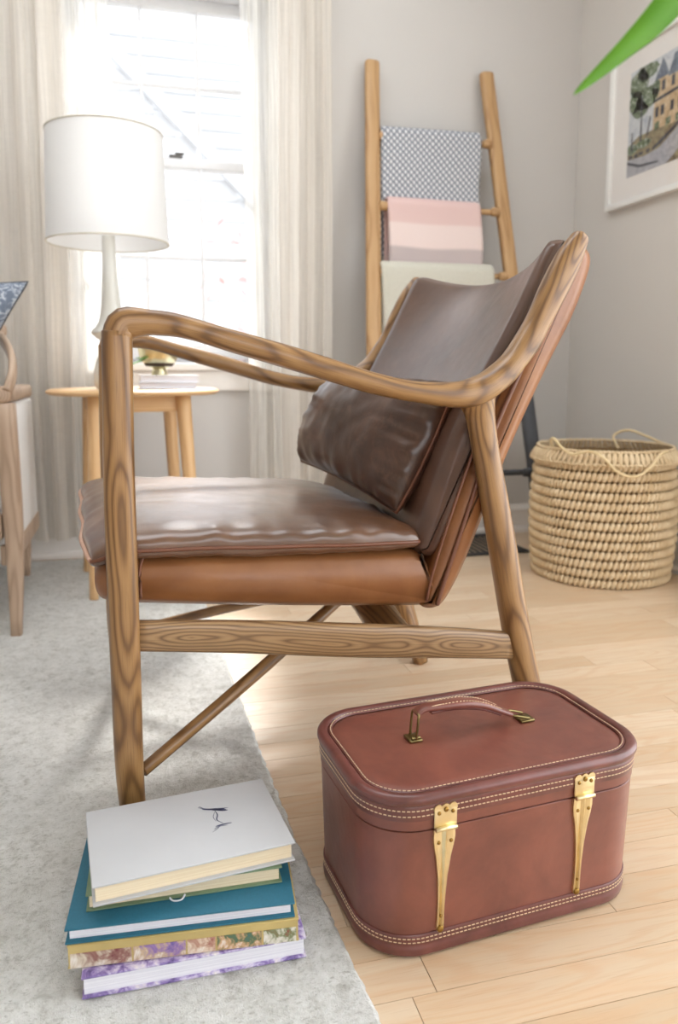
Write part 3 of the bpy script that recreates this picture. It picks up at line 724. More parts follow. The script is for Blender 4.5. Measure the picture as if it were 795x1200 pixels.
b5 = book('thick white-paged softcover at the bottom of the stack on the rug', (.0405, .8285, z), -.005, .230, .186, .0240, photo_mat('printed_cover', srgb(70, 56, 110), srgb(140, 120, 180), srgb(200, 190, 220), 45), M['white_pages'], over=.002)
z += .0242
b4 = book('gold book with colour photographs, under the teal book', (.037, .836, z), -.085, .236, .190, .0260, M['gold_cover'], M['white_pages'], over=.004)
cols = [((110, 40, 50), (150, 110, 100), (205, 190, 170)), ((90, 80, 150), (150, 120, 170), (196, 170, 140)), ((150, 80, 70), (190, 150, 130), (220, 200, 180)), ((60, 110, 110), (90, 110, 80), (200, 160, 120)), ((150, 36, 52), (120, 130, 90), (210, 205, 190))]
ws_ = [.062, .054, .030, .048, .036]; xx = -.116
box('photo_panel', (0, -.0948, .0130), (.234, .0012, .0235), M['gold_cover'], b4)
for k, (cw, cc) in enumerate(zip(ws_, cols)):
    box('printed_photo', (xx + cw / 2, -.0957, .0092), (cw - .0016, .0006, .0160), photo_mat('photo_print', *[srgb(*q) for q in cc], 34 + 7 * k), b4, label='small colour photograph of a person' if k in (1, 3) else None); xx += cw + .0004
z += .0262
b3 = book('teal cloth hardback with white pages, middle of the rug stack', (.033, .829, z), -.080, .234, .172, .0170, M['teal_cover'], M['white_pages'], over=.004)
z += .0172
b2 = book('green hardback with cream pages, second from the top of the stack', (.0345, .850, z), -.025, .206, .158, .0190, M['green_cover'], M['cream_pages'], ct=.0018)
z += .0192
b1 = book('pale grey hardback with an ink sketch on top of the book stack', (.0375, .834, z), .105, .2145, .142, .0225, M['grey_cover'], M['cream_pages'])
tube('ribbon', [(-.018, -.080, .003), (-.014, -.083, .001), (-.006, -.083, .001), (-.002, -.079, .0035)], .0009, M['white_pages'], b2, n=6, seg=4)
# ink sketch on the top cover
def stroke(pts, w_, par, zz):
    P = catmull(np.array(pts), 6); V = []; F = []
    for i in range(len(P)):
        t = P[min(i + 1, len(P) - 1)] - P[max(i - 1, 0)]; t /= np.linalg.norm(t) + 1e-9; nrm_ = np.array([-t[1], t[0]]); k = w_ * (.35 + .65 * math.sin(PI * (i + .5) / len(P)))
        for s in (-1, 1): V.append((P[i][0] + nrm_[0] * k * s, P[i][1] + nrm_[1] * k * s, zz))
    for i in range(len(P) - 1): F.append((2 * i, 2 * i + 1, 2 * i + 3, 2 * i + 2))
    return V, F
sk = []
for pts, w_ in (([(-.013, .022), (-.006, .017), (.002, .0145), (.012, .012)], .0008), ([(-.010, .018), (-.004, .015), (.010, .010)], .0012), ([(-.002, .014), (.006, .0095), (.011, .0085)], .0011), ([(-.012, .0235), (-.009, .020)], .0005),
                ([(.000, .012), (.001, .004), (-.001, -.004), (.003, -.011)], .0007), ([(.000, .010), (-.003, .002), (-.002, -.006)], .0003), ([(-.004, -.014), (.002, -.013), (.010, -.013)], .0011), ([(-.006, -.018), (-.001, -.015), (.006, -.0155)], .0006), ([(-.008, -.0215), (-.003, -.018), (-.001, -.0145)], .0004), ([(-.002, .0125), (.005, .0125), (.009, .0115)], .0008)):
    sk.append(stroke([(x * 1.35 + .036, y * 1.25 + .006) for x, y in pts], w_ * 1.1, b1, .02262))
join_bm('ink_sketch', sk, M['ink'], b1)

# ================================================================ SIDE TABLE, LAMP, BOOKS, BOWL
tb = thing('side_table', 'round pale wood side table under the white lamp by the window', 'table', (-.010, 2.33, 0), .11)
lathe('tabletop', [(.0, .583), (.230, .583), (.240, .5805), (.2445, .576), (.243, .571), (.232, .566), (.0, .565)], M['beech'], tb, 64)
wcv = tb.children[0]
for c, s in (((0, -.125, .5425), (.25, .018, .044)), ((0, .125, .5425), (.25, .018, .044)), ((-.125, 0, .5425), (.018, .23, .044)), ((.125, 0, .5425), (.018, .23, .044))): box('apron', c, s, M['beech'], tb, .002)
for k, (sx, sy) in enumerate(((-1, -1), (1, -1), (-1, 1), (1, 1))):
    sweep('leg', [(sx * .145, sy * .160, .009, .0125, .0125), (sx * .130, sy * .146, .3, .0185, .0185), (sx * .118, sy * .134, .565, .0215, .0215)], M['beech'], tb, seg=4, n=18, side=(1, 0, 0), cap=.05, off=k * 1.7 + 40)
M['ceramic'] = plain('white_ceramic', srgb(226, 226, 220), .22, 0, .01)
lm = thing('table_lamp', 'white ceramic lamp with curvy base and drum shade on the side table', 'lamp', (-.066, 2.31, .583))
lathe('base', [(.0, 0), (.046, 0), (.050, .004), (.0545, .018), (.0555, .035), (.053, .055), (.046, .078), (.036, .102), (.0290, .120), (.0285, .128), (.036, .138), (.054, .152), (.0570, .158), (.055, .164), (.044, .174), (.036, .188), (.0305, .210), (.0270, .235), (.0240, .27), (.0210, .32), (.0190, .36), (.0182, .40), (.0175, .425), (.0, .427)], M['ceramic'], lm, 40)
tube('socket', [(0, 0, .42), (0, 0, .49)], .011, M['gold'], lm, n=12, seg=1)
bm = bmesh.new(); bmesh.ops.create_uvsphere(bm, u_segments=16, v_segments=12, radius=.03); bm_obj('bulb', bm, M['ceramic'], lm, True, loc=(0, 0, .53))
def shade(r0, z0, r1, z1, n=64):
    V = []; F = []; UV = []
    prof = [(r0, z0), (r1, z1), (r1 - .0015, z1), (r0 - .0015, z0)]
    for r, zz in prof:
        for k in range(n): a = 2 * PI * k / n; V.append((r * math.cos(a), r * math.sin(a), zz)); UV.append((k / n, zz))
    for i in range(4):
        for k in range(n): k2 = (k + 1) % n; F.append((i * n + k, i * n + k2, ((i + 1) % 4) * n + k2, ((i + 1) % 4) * n + k))
    o = mesh_obj('lamp_shade', V, F, M['shade'], lm, uv=UV); o.data.set_sharp_from_angle(angle=.7)
    for r, zz in ((r0, z0), (r1, z1)): tube('rim', [(r * math.cos(2 * PI * k / 48), r * math.sin(2 * PI * k / 48), zz) for k in range(48)], .0024, M['rimtape'], o, n=6, seg=1, closed=True)
    return o
M['rimtape'] = plain('cream_tape', srgb(212, 206, 192), .8)
sh = shade(.166, .405, .156, .698)
tube('spider', [(-.155, 0, .69), (0, 0, .69), (.155, 0, .69)], .0015, M['gold'], lm, n=6, seg=1)
tube('spider', [(0, -.155, .69), (0, .155, .69)], .0015, M['gold'], lm, n=6, seg=1)
tube('stem', [(0, 0, .48), (0, 0, .695)], .003, M['gold'], lm, n=8, seg=1)

M['white_cover'] = plain('white_cover', srgb(232, 234, 240), .5, 0, .02)
M['blue_cover'] = plain('pale_blue_cover', srgb(214, 222, 236), .5, 0, .02)
TBG = 'books on the side table'
book('pale blue-white book lying directly on the round side table', (.084, 2.30, .5833), .0, .160, .150, .0180, M['blue_cover'], M['white_pages'], group=TBG)
book('white book under the brass bowl on the side table', (.086, 2.30, .6015), .02, .164, .150, .0200, M['white_cover'], M['white_pages'], group=TBG)
bw = thing('brass_bowl', 'small footed brass bowl standing on the white books', 'bowl', (.062, 2.30, .6218))
lathe('bowl', [(.0, .012), (.018, .012), (.018, .017), (.030, .023), (.046, .036), (.056, .055), (.060, .075), (.0585, .0755), (.054, .056), (.044, .039), (.028, .027), (.0, .022)], M['gold'], bw, 36)
lathe('foot', [(.0, 0), (.0225, 0), (.0225, .012), (.018, .0135), (.0, .0135)], M['gold'], bw, 28)
M['leaf'] = plain('green_leaf', srgb(96, 148, 60), .45, 0, .1, 40)
M['soil'] = plain('soil', srgb(70, 54, 42), .9)
pl = thing('bowl_plant', 'small leafy green plant growing out of the brass bowl', 'plant', (.062, 2.30, .6518))
lathe('soil', [(0, -.010), (.038, -.005), (.049, .012), (0, .015)], M['soil'], pl, 24)
def leaf_data(base, d, L, wd, droop=.3, up=(0, 0, 1), n=9, fold=.25):
    d = Vector(d).normalized(); upv = Vector(up); side = d.cross(upv).normalized(); V = []; F = []; p = Vector(base)
    for i in range(n):
        t = i / (n - 1); wv = wd * (math.sin(PI * min(1, t * .93 + .05)) ** .8)
        ctr = Vector(base) + d * L * t + Vector((0, 0, -droop * L * t * t)); nn = side.cross(d)
        for s, f in ((-1, 1), (0, 0), (1, 1)): V.append(ctr + side * wv * s + Vector((0, 0, fold * wv * f)))
    for i in range(n - 1):
        for k in (0, 1): F.append((3 * i + k, 3 * i + k + 1, 3 * i + k + 4, 3 * i + k + 3))
    return V, F
def leaf(par, *a, mat=None, nm='leaf', thick=.0006, **k):
    V, F = leaf_data(*a, **k); o = mesh_obj(nm, V, F, mat or M['leaf'], par); so = o.modifiers.new('thickness', 'SOLIDIFY'); so.thickness = thick; return o
for dx, dy, dz, L, wd in ((-1, -.35, .02, .072, .016), (-.8, -.7, .25, .062, .015), (-.9, .4, .3, .06, .014), (.1, -.5, .55, .055, .014), (.6, -.3, .6, .05, .013), (.3, .5, .65, .055, .013), (-.3, .1, .8, .05, .013), (.9, .2, .5, .055, .012)):
    leaf(pl, (dx * .006, dy * .006, .014), (dx, dy, dz), L * 1.15, wd, droop=.25)

# ================================================================ CURTAINS
def curtain(name, x0, x1, y, z0, z1, mat, label, folds, amp, seed, splits=None, gather=1.0):
    root = thing(name, label, 'curtain', ((x0 + x1) / 2, y, z0)); rs = np.random.default_rng(seed)
    nx, nz = max(60, int((x1 - x0) * 420)), 46; ph = rs.uniform(0, 6.28, 6); xm = (x0 + x1) / 2
    V = []; UV = []; FM = []
    for j in range(nz):
        t = j / (nz - 1); zz = (z1 - z0) * t
        for i in range(nx):
            s = i / (nx - 1); q = s + .10 / folds * math.sin(t * 2.6 + ph[3] + s * 9)
            a = amp * (.65 + .35 * math.sin(s * 11 + ph[0])) * (.85 + .3 * (1 - t))
            yy = a * (math.sin(2 * PI * folds * q + ph[1]) + .38 * math.sin(2 * PI * folds * 2.3 * q + ph[2] + t)) 
            xx = (x0 - xm) + (x1 - x0) * s + .010 * math.sin(2 * PI * folds * q * 2 + ph[4]) + .006 * math.sin(t * 5 + s * 6)
            V.append((xx, yy, zz)); UV.append((s * (x1 - x0) * 1.6, zz))
    F = [(j * nx + i, j * nx + i + 1, (j + 1) * nx + i + 1, (j + 1) * nx + i) for j in range(nz - 1) for i in range(nx - 1)]
    mats = mat if isinstance(mat, list) else [mat]
    if len(mats) > 1:
        FM = [1 if splits((x0 + (x1 - x0) * (k % (nx - 1)) / (nx - 1))) else 0 for k in range(len(F))]
    mesh_obj('panel', V, F, mats[0], root, uv=UV, mats=mats, fm=FM or None)
    return root
curtain('curtain', -.80, -.055, 2.62, .085, 2.33, [M['curtain'], M['curtain_sheer']], 'cream linen curtain left of the window behind the lamp', 11, .020, 4, lambda x: x > -.19)
curtain('curtain', .368, .662, 2.62, .085, 2.33, [M['curtain'], M['curtain_sheer']], 'cream linen curtain right of the window beside the ladder', 5, .020, 9, lambda x: x < .47)
rod = thing('curtain_rod', 'slim metal rod above the window carrying both curtains', 'curtain rod', (.05, 2.62, 2.345))
tube('rod', [(-1.0, 0, 0), (.80, 0, 0)], .009, M['old_brass'], rod, n=12, seg=1)
for x in (-.95, .76): tube('bracket', [(x, 0, 0), (x, .10, 0)], .006, M['old_brass'], rod, n=8, seg=1)

# ================================================================ BLANKET LADDER
ld = thing('blanket_ladder', 'leaning wooden blanket ladder with grey-dipped feet against the wall', 'ladder', (1.03, 2.48, 0))
def lx(side, z): return (.729 + (.815 - .729) * z / 1.676) if side < 0 else (1.345 + (1.242 - 1.345) * z / 1.676)
def ly(z): return 2.330 + (2.680 - 2.330) * z / 1.676
zd = .60
for s, off in ((-1, 50), (1, 53)):
    r_ = [(lx(s, z_) - 1.03, ly(z_) - 2.48, z_, .0255, .0165) for z_ in (zd, 1.1, 1.4, 1.68)]
    sweep('rail', r_, M['pine'], ld, seg=3, n=18, side=(1, 0, 0), expo=3.2, cap=.5, off=off)
    r_ = [(lx(s, z_) - 1.03, ly(z_) - 2.48, z_, .0258, .0168) for z_ in (.004, .3, .6, zd)]
    sweep('dipped_rail', r_, M['dipped'], ld, seg=3, n=18, side=(1, 0, 0), expo=3.2, cap=.1, label='slate grey painted lower rail')
rz_ = [1.425, 1.185, .960, .735, .51, .285]
for zz in rz_:
    mt = M['pine'] if zz > zd else M['dipped']
    sweep('rung', [(lx(-1, zz) + .0 - 1.03, ly(zz) - 2.48, zz, .011, .011), (lx(-1, zz) + .05 - 1.03, ly(zz) - 2.48, zz, .0105, .0105), (lx(1, zz) - .05 - 1.03, ly(zz) - 2.48, zz, .0105, .0105), (lx(1, zz) - 1.03, ly(zz) - 2.48, zz, .011, .011)], mt, ld, seg=3, n=14, side=(0, 0, 1), cap=.1, off=zz * 9 + 60)
    for s in (-1, 1): sweep('rung_collar', [(lx(s, zz) - s * .026 - 1.03, ly(zz) - 2.49, zz, .0165, .015), (lx(s, zz) - s * .046 - 1.03, ly(zz) - 2.49, zz, .0150, .013)], mt, ld, seg=2, n=14, side=(0, 0, 1), cap=.6, off=zz * 5 + 80)

def woven(name, kind):
    N = NT(name); uv = N.coord('UV'); sep = N.n('ShaderNodeSeparateXYZ', i_0=uv).outputs
    if kind == 'diamond':
        # offset rows of white ovals on grey, real print scale
        px, pz = .0215, .0112
        row = N.math('DIVIDE', sep[1], pz); rid = N.math('FLOOR', row); fz = N.math('SUBTRACT', row, rid)
        col = N.math('ADD', N.math('DIVIDE', sep[0], px), N.math('MULTIPLY', rid, .5)); fx = N.math('FRACT', col)
        dx = N.math('MULTIPLY', N.math('SUBTRACT', fx, .5), 1.55); dz = N.math('MULTIPLY', N.math('SUBTRACT', fz, .5), .46)
        slant = N.math('ADD', dx, N.math('MULTIPLY', dz, .25))
        d = N.math('SQRT', N.math('ADD', N.math('MULTIPLY', slant, slant), N.math('MULTIPLY', dz, dz)))
        c = N.ramp(d, [(.20, srgb(228, 228, 230)), (.34, srgb(134, 138, 147))])
        x = N.t.nodes.new('ShaderNodeBump'); x.inputs['Strength'].default_value = .5; x.inputs['Distance'].default_value = .002; x.invert = True; N.l(d, x.inputs['Height'])
        N.set(Base_Color=c, Roughness=.95, Normal=x.outputs[0])
    elif kind == 'pink':
        z_ = sep[1]
        c = N.ramp(N.math('DIVIDE', z_, .30), [(.0, srgb(178, 166, 166)), (.20, srgb(176, 164, 164)), (.235, srgb(224, 206, 202)), (.47, srgb(226, 208, 204)), (.50, srgb(216, 186, 182)), (1, srgb(212, 180, 178))])
        n = N.noise(N.vmul(uv, (700, 700, 1)), 1, 2); xx_ = N.noise(N.vmul(uv, (5, 1, 1)), 1, 1)
        c = N.mix(N.math('MULTIPLY', xx_, .35), c, srgb(220, 200, 194)); N.set(Base_Color=c, Roughness=.95, Normal=N.bump(n, .3, .001))
    else:
        n = N.noise(N.vmul(uv, (350, 350, 1)), 1, 3, .7); N.set(Base_Color=N.ramp(n, [(.35, srgb(182, 180, 168)), (.65, srgb(216, 213, 200))]), Roughness=.95, Normal=N.bump(n, .6, .002))
    return N.m
def blanket(label, x0, x1, zr, front, back, mat, th, seed, name='blanket', flare=.0, lift=.014, waves=.0025):
    """folded throw hung over the rung at height zr; thick loop lofted along x"""
    yr = ly(zr); root = thing(name, label, 'blanket', ((x0 + x1) / 2, yr, zr)); rs = np.random.default_rng(seed); ph = rs.uniform(0, 6, 4)
    xm = (x0 + x1) / 2; path = []
    R = lift + th / 2
    for t in np.linspace(0, 1, 26): path.append((-R - .010 * (1 - t) * 0, -front * (1 - t)))
    for a in np.linspace(PI, 0, 9)[1:-1]: path.append((R * math.cos(a), R * math.sin(a)))
    for t in np.linspace(0, 1, 20): path.append((R, -back * t))
    P = np.array(path); Tn = np.gradient(P, axis=0); Tn /= np.linalg.norm(Tn, axis=1)[:, None]; Nn = np.stack([-Tn[:, 1], Tn[:, 0]], 1)
    S = np.concatenate([[0], np.cumsum(np.linalg.norm(np.diff(P, axis=0), axis=1))])
    nx = 46; V = []; UV = []; m = len(P)
    for i in range(nx):
        s = i / (nx - 1); ed = min(s, 1 - s) * (x1 - x0); tk = th / 2 * (1 if ed > th / 2 else math.sqrt(max(.05, 1 - ((th / 2 - ed) / (th / 2)) ** 2)))
        for side in (1, -1):
            rngk = range(m) if side > 0 else range(m - 1, -1, -1)
            for k in rngk:
                y, zz = P[k]; dep = max(0, -zz)
                y += (waves * math.sin(s * 9 + ph[0] + dep * 4) * min(1, dep * 9) - (dep * .05 if k < 26 else 0))
                zz += .003 * math.sin(s * 7 + ph[1]) * min(1, dep * 10) + flare * s
                V.append((x0 + (x1 - x0) * s - xm + (.004 * math.sin(dep * 22 + ph[2]) * (1 if s > .5 else .6)), y + Nn[k][0] * tk * side, zz + Nn[k][1] * tk * side)); UV.append(((x1 - x0) * s, S[k]))
    n = 2 * m; F = []
    for i in range(nx - 1):
        for k in range(n): k2 = (k + 1) % n; F.append((i * n + k, i * n + k2, (i + 1) * n + k2, (i + 1) * n + k))
    F += [tuple(range(n)), tuple((nx - 1) * n + k for k in range(n))]
    o = mesh_obj('throw', V, F, mat, root, uv=UV); o.data.set_sharp_from_angle(angle=1.0)
    return root
blanket('grey and white diamond-woven throw on the ladder\'s top rung', .826, 1.192, 1.432, .235, .40, woven('grey_diamond_weave', 'diamond'), .014, 1, flare=.004)
blanket('blush pink throw with grey end band, second ladder rung', .838, 1.180, 1.190, .205, .22, woven('pink_weave', 'pink'), .016, 2, flare=-.004)
blanket('cream wool throw on the third ladder rung behind the chair', .802, 1.214, .966, .42, .40, woven('cream_weave', 'cream'), .018, 3, lift=.016)

# ================================================================ BASKET
M['straw'] = None
def straw(name, a, b):
    N = NT(name); p = N.coord(); n = N.noise(p, 22, 4, .7); f = N.noise(p, 500, 2)
    N.set(Base_Color=N.mix(N.math('MULTIPLY', f, .25), N.ramp(n, [(.32, a), (.68, b)]), a), Roughness=.7, Normal=N.bump(f, .4, .001)); return N.m
M['straw'] = straw('palm_straw', srgb(206, 180, 140), srgb(230, 210, 176)); M['straw_shaded'] = straw('palm_straw_in_shade', srgb(122, 94, 60), srgb(156, 126, 84)); M['cord'] = straw('palm_cord', srgb(218, 194, 148), srgb(236, 216, 176))
bk = thing('straw_basket', 'round woven straw basket with wavy cord handles in the corner', 'basket', (1.398, 2.092, 0))
BR, BH = .204, .372
def rad(z): return BR + .012 * math.sin(PI * min(1, z / BH)) - .002
lathe('shaded_inner_wall', [(0, .006), (rad(0) - .012, .006), (rad(.1) - .011, .10), (rad(.2) - .011, .20), (rad(.3) - .011, .30), (rad(BH) - .010, BH + .006), (rad(BH) - .014, BH + .006), (rad(.2) - .016, .20), (rad(0) - .018, .012), (0, .012)], M['straw_shaded'], bk, 60)  # inner straw coloured dark to give the shade behind the weave holes
NC = 13; pitch = BH / NC; nl = 84
sph = bmesh.new(); bmesh.ops.create_uvsphere(sph, u_segments=8, v_segments=6, radius=1); sv = np.array([v.co for v in sph.verts]); sf = [[v.index for v in f.verts] for f in sph.faces]; sph.free()
def lumps(rr_, z, n, sz, slant, ph, tilt=0, jit=.0006):
    V = []; F = []
    for k in range(n):
        a = 2 * PI * (k + ph) / n; ca, sa = math.cos(a), math.sin(a)
        sx, sy, sz_ = sz; lx_ = sv * (sx, sy, sz_); # tangential, radial, vertical
        tt = lx_[:, 0] * math.cos(slant) + lx_[:, 2] * math.sin(slant); vv = -lx_[:, 0] * math.sin(slant) + lx_[:, 2] * math.cos(slant)
        r_ = rr_ + lx_[:, 1] - vv * tilt + random.uniform(-jit, jit); zc = z + vv + random.uniform(-jit, jit)
        X = r_ * ca - tt * sa; Y = r_ * sa + tt * ca; o = len(V)
        V += list(zip(X, Y, zc)); F += [tuple(i + o for i in f) for f in sf]
    return V, F
for c in range(NC):
    z_ = pitch * (c + .5)
    V, F = lumps(rad(z_), z_, nl, (.0082, .0095, .0150), .38, .5 * (c % 2)); o = mesh_obj('coil', V, F, M['straw'], bk); o['kind'] = 'stuff'
V, F = lumps(rad(BH) + .010, BH + .012, 84, (.0078, .0048, .0180), .10, 0, tilt=.62); o = mesh_obj('rim_stitches', V, F, M['straw'], bk); o['kind'] = 'stuff'
for rr_, z_ in ((rad(BH) + .018, BH - .006), (rad(BH) - .001, BH + .030)):
    V, F = lumps(rr_, z_, 110, (.0075, .0045, .0055), .3, .3); o = mesh_obj('rim_braid', V, F, M['straw'], bk); o['kind'] = 'stuff'
def bpt(ang, r_, z_): a = math.radians(ang); return (r_ * math.cos(a), r_ * math.sin(a), z_)
ro = rad(BH) + .020
tube('cord_handle', [bpt(188, ro - .03, BH + .020), bpt(190, ro - .012, BH + .055), bpt(196, ro - .005, BH + .062), bpt(204, ro, BH + .040), bpt(214, ro + .004, BH + .022), bpt(226, ro + .006, BH + .034), bpt(236, ro + .010, BH + .018), bpt(246, ro + .010, BH - .022), bpt(258, ro + .010, BH - .034), bpt(268, ro + .010, BH - .012), bpt(278, ro + .006, BH + .026), bpt(288, ro - .004, BH + .032)], .0042, M['cord'], bk, n=8, seg=8)
tube('cord_handle', [bpt(42, ro - .045, BH + .006), bpt(48, ro - .030, BH + .046), bpt(36, ro - .015, BH + .066), bpt(20, ro - .008, BH + .050), bpt(4, ro - .008, BH + .034), bpt(-10, ro - .012, BH + .030)], .0042, M['cord'], bk, n=8, seg=8)

# ================================================================ FRAMED PICTURE on the right wall
PX = XR - .012; PY1, PZ0, PZ1 = 2.486, 1.187, 1.700; PWD = .66
pf = thing('framed_print', 'white framed and matted street print on the right wall', 'picture', (PX, PY1 - PWD / 2, (PZ0 + PZ1) / 2))
hh = (PZ1 - PZ0) / 2; fwd = .020
for c, s in (((0, 0, hh - fwd / 2), (.024, PWD, fwd)), ((0, 0, -hh + fwd / 2), (.024, PWD, fwd)), ((0, PWD / 2 - fwd / 2, 0), (.024, fwd, 2 * hh - 2 * fwd)), ((0, -PWD / 2 + fwd / 2, 0), (.024, fwd, 2 * hh - 2 * fwd))): box('frame', c, s, M['white'], pf, .0015)
box('mat_board', (.002, 0, 0), (.004, PWD - 2 * fwd, 2 * hh - 2 * fwd), plain('mat_board', srgb(240, 236, 232), .9, 0, .01), pf)
# the print: flat coloured shapes; s runs left to right in the picture, t bottom to top
IW, IH = .455, .335; yl = PWD / 2 - .105; zl = -hh + .092
def pic_mat(name, a, b, c, sc_=40): 
    N = NT(name); n = N.noise(N.coord(), sc_, 5, .75, .8); N.set(Base_Color=N.ramp(n, [(.34, a), (.5, b), (.64, c)]), Roughness=.6); return N.m
sky_ = pic_mat('print_sky', srgb(176, 184, 196), srgb(206, 210, 214), srgb(220, 222, 224)); fol = pic_mat('print_foliage', srgb(46, 56, 50), srgb(100, 118, 80), srgb(206, 212, 206), 90)
hil = pic_mat('print_hillside', srgb(70, 64, 58), srgb(150, 134, 108), srgb(176, 172, 130), 60); road = pic_mat('print_road', srgb(150, 152, 160), srgb(178, 178, 184), srgb(196, 196, 200)); hou = pic_mat('print_house', srgb(180, 152, 118), srgb(206, 180, 144), srgb(222, 204, 174)); dk = pic_mat('print_dark', srgb(52, 54, 66), srgb(74, 74, 84), srgb(100, 100, 104)); rf = pic_mat('print_roof', srgb(84, 92, 108), srgb(116, 126, 142), srgb(150, 158, 170))
mats_ = [sky_, fol, hil, road, hou, dk, rf]; V = []; F = []; FM = []
def poly(pts, mi, lay):
    i = len(V)
    for s, t in pts: V.append((-.0004 - .00012 * lay, yl - s * IW, zl + t * IH))
    F.append(tuple(range(i, i + len(pts)))); FM.append(mi)
def blob(cx, cy, rx, ry, mi, lay, n=18, jag=.25):
    poly([(min(1, max(0, cx + rx * math.cos(2 * PI * k / n) * random.uniform(1 - jag, 1))), min(1, max(0, cy + ry * math.sin(2 * PI * k / n) * random.uniform(1 - jag, 1)))) for k in range(n)], mi, lay)
poly([(0, 0), (1, 0), (1, 1), (0, 1)], 0, 0)
poly([(0, .30), (.12, .36), (.25, .36), (.6, .42), (1, .5), (1, 0), (0, 0)], 2, 1)
poly([(.28, .50), (.30, .82), (.36, .92), (.42, .80), (.98, .80), (.98, .40), (.5, .34), (.28, .36)], 4, 2)
poly([(.28, .80), (.36, .98), (.44, .80)], 6, 3); poly([(.42, .78), (.48, .96), (.92, .96), (1, .78)], 6, 3)
poly([(.27, .60), (1, .66), (1, .69), (.27, .63)], 5, 4)
for s in (.30, .36, .46, .54, .62, .70, .80, .88):
    for t in (.46, .68): poly([(s, t), (s + .035, t + .003), (s + .035, t + .095), (s, t + .09)], 5, 4)
for s in (.3, .42, .52): poly([(s, .345), (s + .05, .355), (s + .05, .42), (s, .41)], 1, 5)
poly([(0, .0), (0, .17), (.2, .15), (.36, .17), (.62, .34), (1, .47), (1, .34), (.6, .12), (.45, 0)], 3, 4)
poly([(0, .13), (.14, .06), (.36, .04), (.36, .055), (.15, .085), (0, .155)], 5, 5); poly([(.3, .17), (.5, .27), (.62, .36), (.6, .37), (.46, .29), (.28, .19)], 5, 5)
for b_ in ((.10, .86, .12, .15), (.20, .93, .14, .08), (.07, .70, .09, .12), (.20, .68, .13, .12), (.13, .60, .10, .08), (.3, .74, .05, .08), (.05, .26, .07, .06), (.18, .27, .1, .05), (.86, .5, .1, .1)): blob(*b_, 1, 6)
for s0, t0, s1, t1 in ((.15, .30, .145, .72), (.05, .24, .045, .42), (.22, .33, .25, .5)): poly([(s0 - .01, t0), (s0 + .01, t0), (s1 + .007, t1), (s1 - .007, t1)], 5, 7)
for s in (.02, .08, .14, .22): poly([(s, .17), (s + .04, .175), (s + .04, .20), (s, .20)], 5, 7)
mesh_obj('printed_image', V, F, sky_, pf, smooth=False, mats=mats_, fm=FM)
box('glazing', (-.0030, 0, 0), (.0015, PWD - 2 * fwd, 2 * hh - 2 * fwd), M['glass'], pf)

# ================================================================ LEFT ARMCHAIR with pillow
M['white_fabric'] = plain('white_upholstery', srgb(234, 233, 232), .9, 0, .02, 300, .2)
ac = thing('wooden_armchair', 'taupe wood armchair with white upholstery, cut off at the left edge', 'chair', (-.62, 2.16, 0))
ax0 = lambda x: x + .62
# front right leg (nearest), rear right leg, left legs
for k, (x, y, xb, yb) in enumerate(((-.296, 1.925, -.300, 1.905), (-.345, 2.44, -.352, 2.47), (-.955, 1.925, -.965, 1.905), (-.92, 2.44, -.93, 2.47))):
    sweep('leg', [(ax0(xb), yb - 2.16, .009, .0125, .015), (ax0(x), y - 2.16, .25, .0205, .022), (ax0(x) - .006, y - 2.16, .56, .0245, .025)], M['taupe'], ac, seg=4, n=16, side=(1, 0, 0), expo=4.5, cap=.02, off=k * 2 + 100)
for x in (-.315, -.935):
    box('side_panel', (ax0(x) , .015, .385), (.030, .44, .345), M['white_fabric'], ac, .008)
    box('lower_rail', (ax0(x), .015, .195), (.034, .47, .05), M['taupe'], ac, .005)
    sweep('arm_rail', [(ax0(x) + .002, -.235, .580, .026, .020), (ax0(x), 0, .578, .024, .019), (ax0(x) - .01, .27, .576, .022, .019)], M['taupe'], ac, seg=4, n=18, side=(1, 0, 0), expo=3.5, cap=.3, off=110)
    sweep('arm_loop', [(ax0(x) + .020, -.225, .585, .010, .022), (ax0(x) + .030, -.205, .625, .009, .020), (ax0(x) + .026, -.17, .665, .009, .018), (ax0(x) + .000, -.10, .705, .009, .016), (ax0(x) - .04, .0, .735, .009, .016), (ax0(x) - .06, .20, .75, .009, .016), (ax0(x) - .06, .30, .75, .009, .016)], M['taupe'], ac, seg=6, n=16, side=(1, 0, 0), expo=3, cap=.3, off=114)
box('front_rail', (0, -.235, .27), (.60, .03, .06), M['taupe'], ac, .005); box('back_rail', (0, .28, .27), (.56, .03, .06), M['taupe'], ac, .005)
box('seat', (0, .0, .375), (.57, .48, .13), M['white_fabric'], ac, .03)
box('backrest', (-.05, .265, .555), (.44, .08, .32), M['white_fabric'], ac, .03, rot=(-.12, 0, 0))
N = NT('blue_grey_print'); nn_ = N.noise(N.coord(), 22, 4, .6, 2.5)
N.set(Base_Color=N.ramp(nn_, [(.40, srgb(104, 114, 130)), (.47, srgb(120, 130, 146)), (.52, srgb(190, 196, 204)), (.58, srgb(112, 120, 136))]), Roughness=.9); M['blue_print'] = N.m
pw = thing('throw_pillow', 'blue-grey patterned throw pillow propped on the left armchair', 'pillow', (-.54, 2.0, .66))
TC = {(1, 1): (-.245, 2.00, .845), (-1, 1): (-.66, 2.07, .875), (1, -1): (-.405, 1.95, .475), (-1, -1): (-.80, 2.00, .49)}
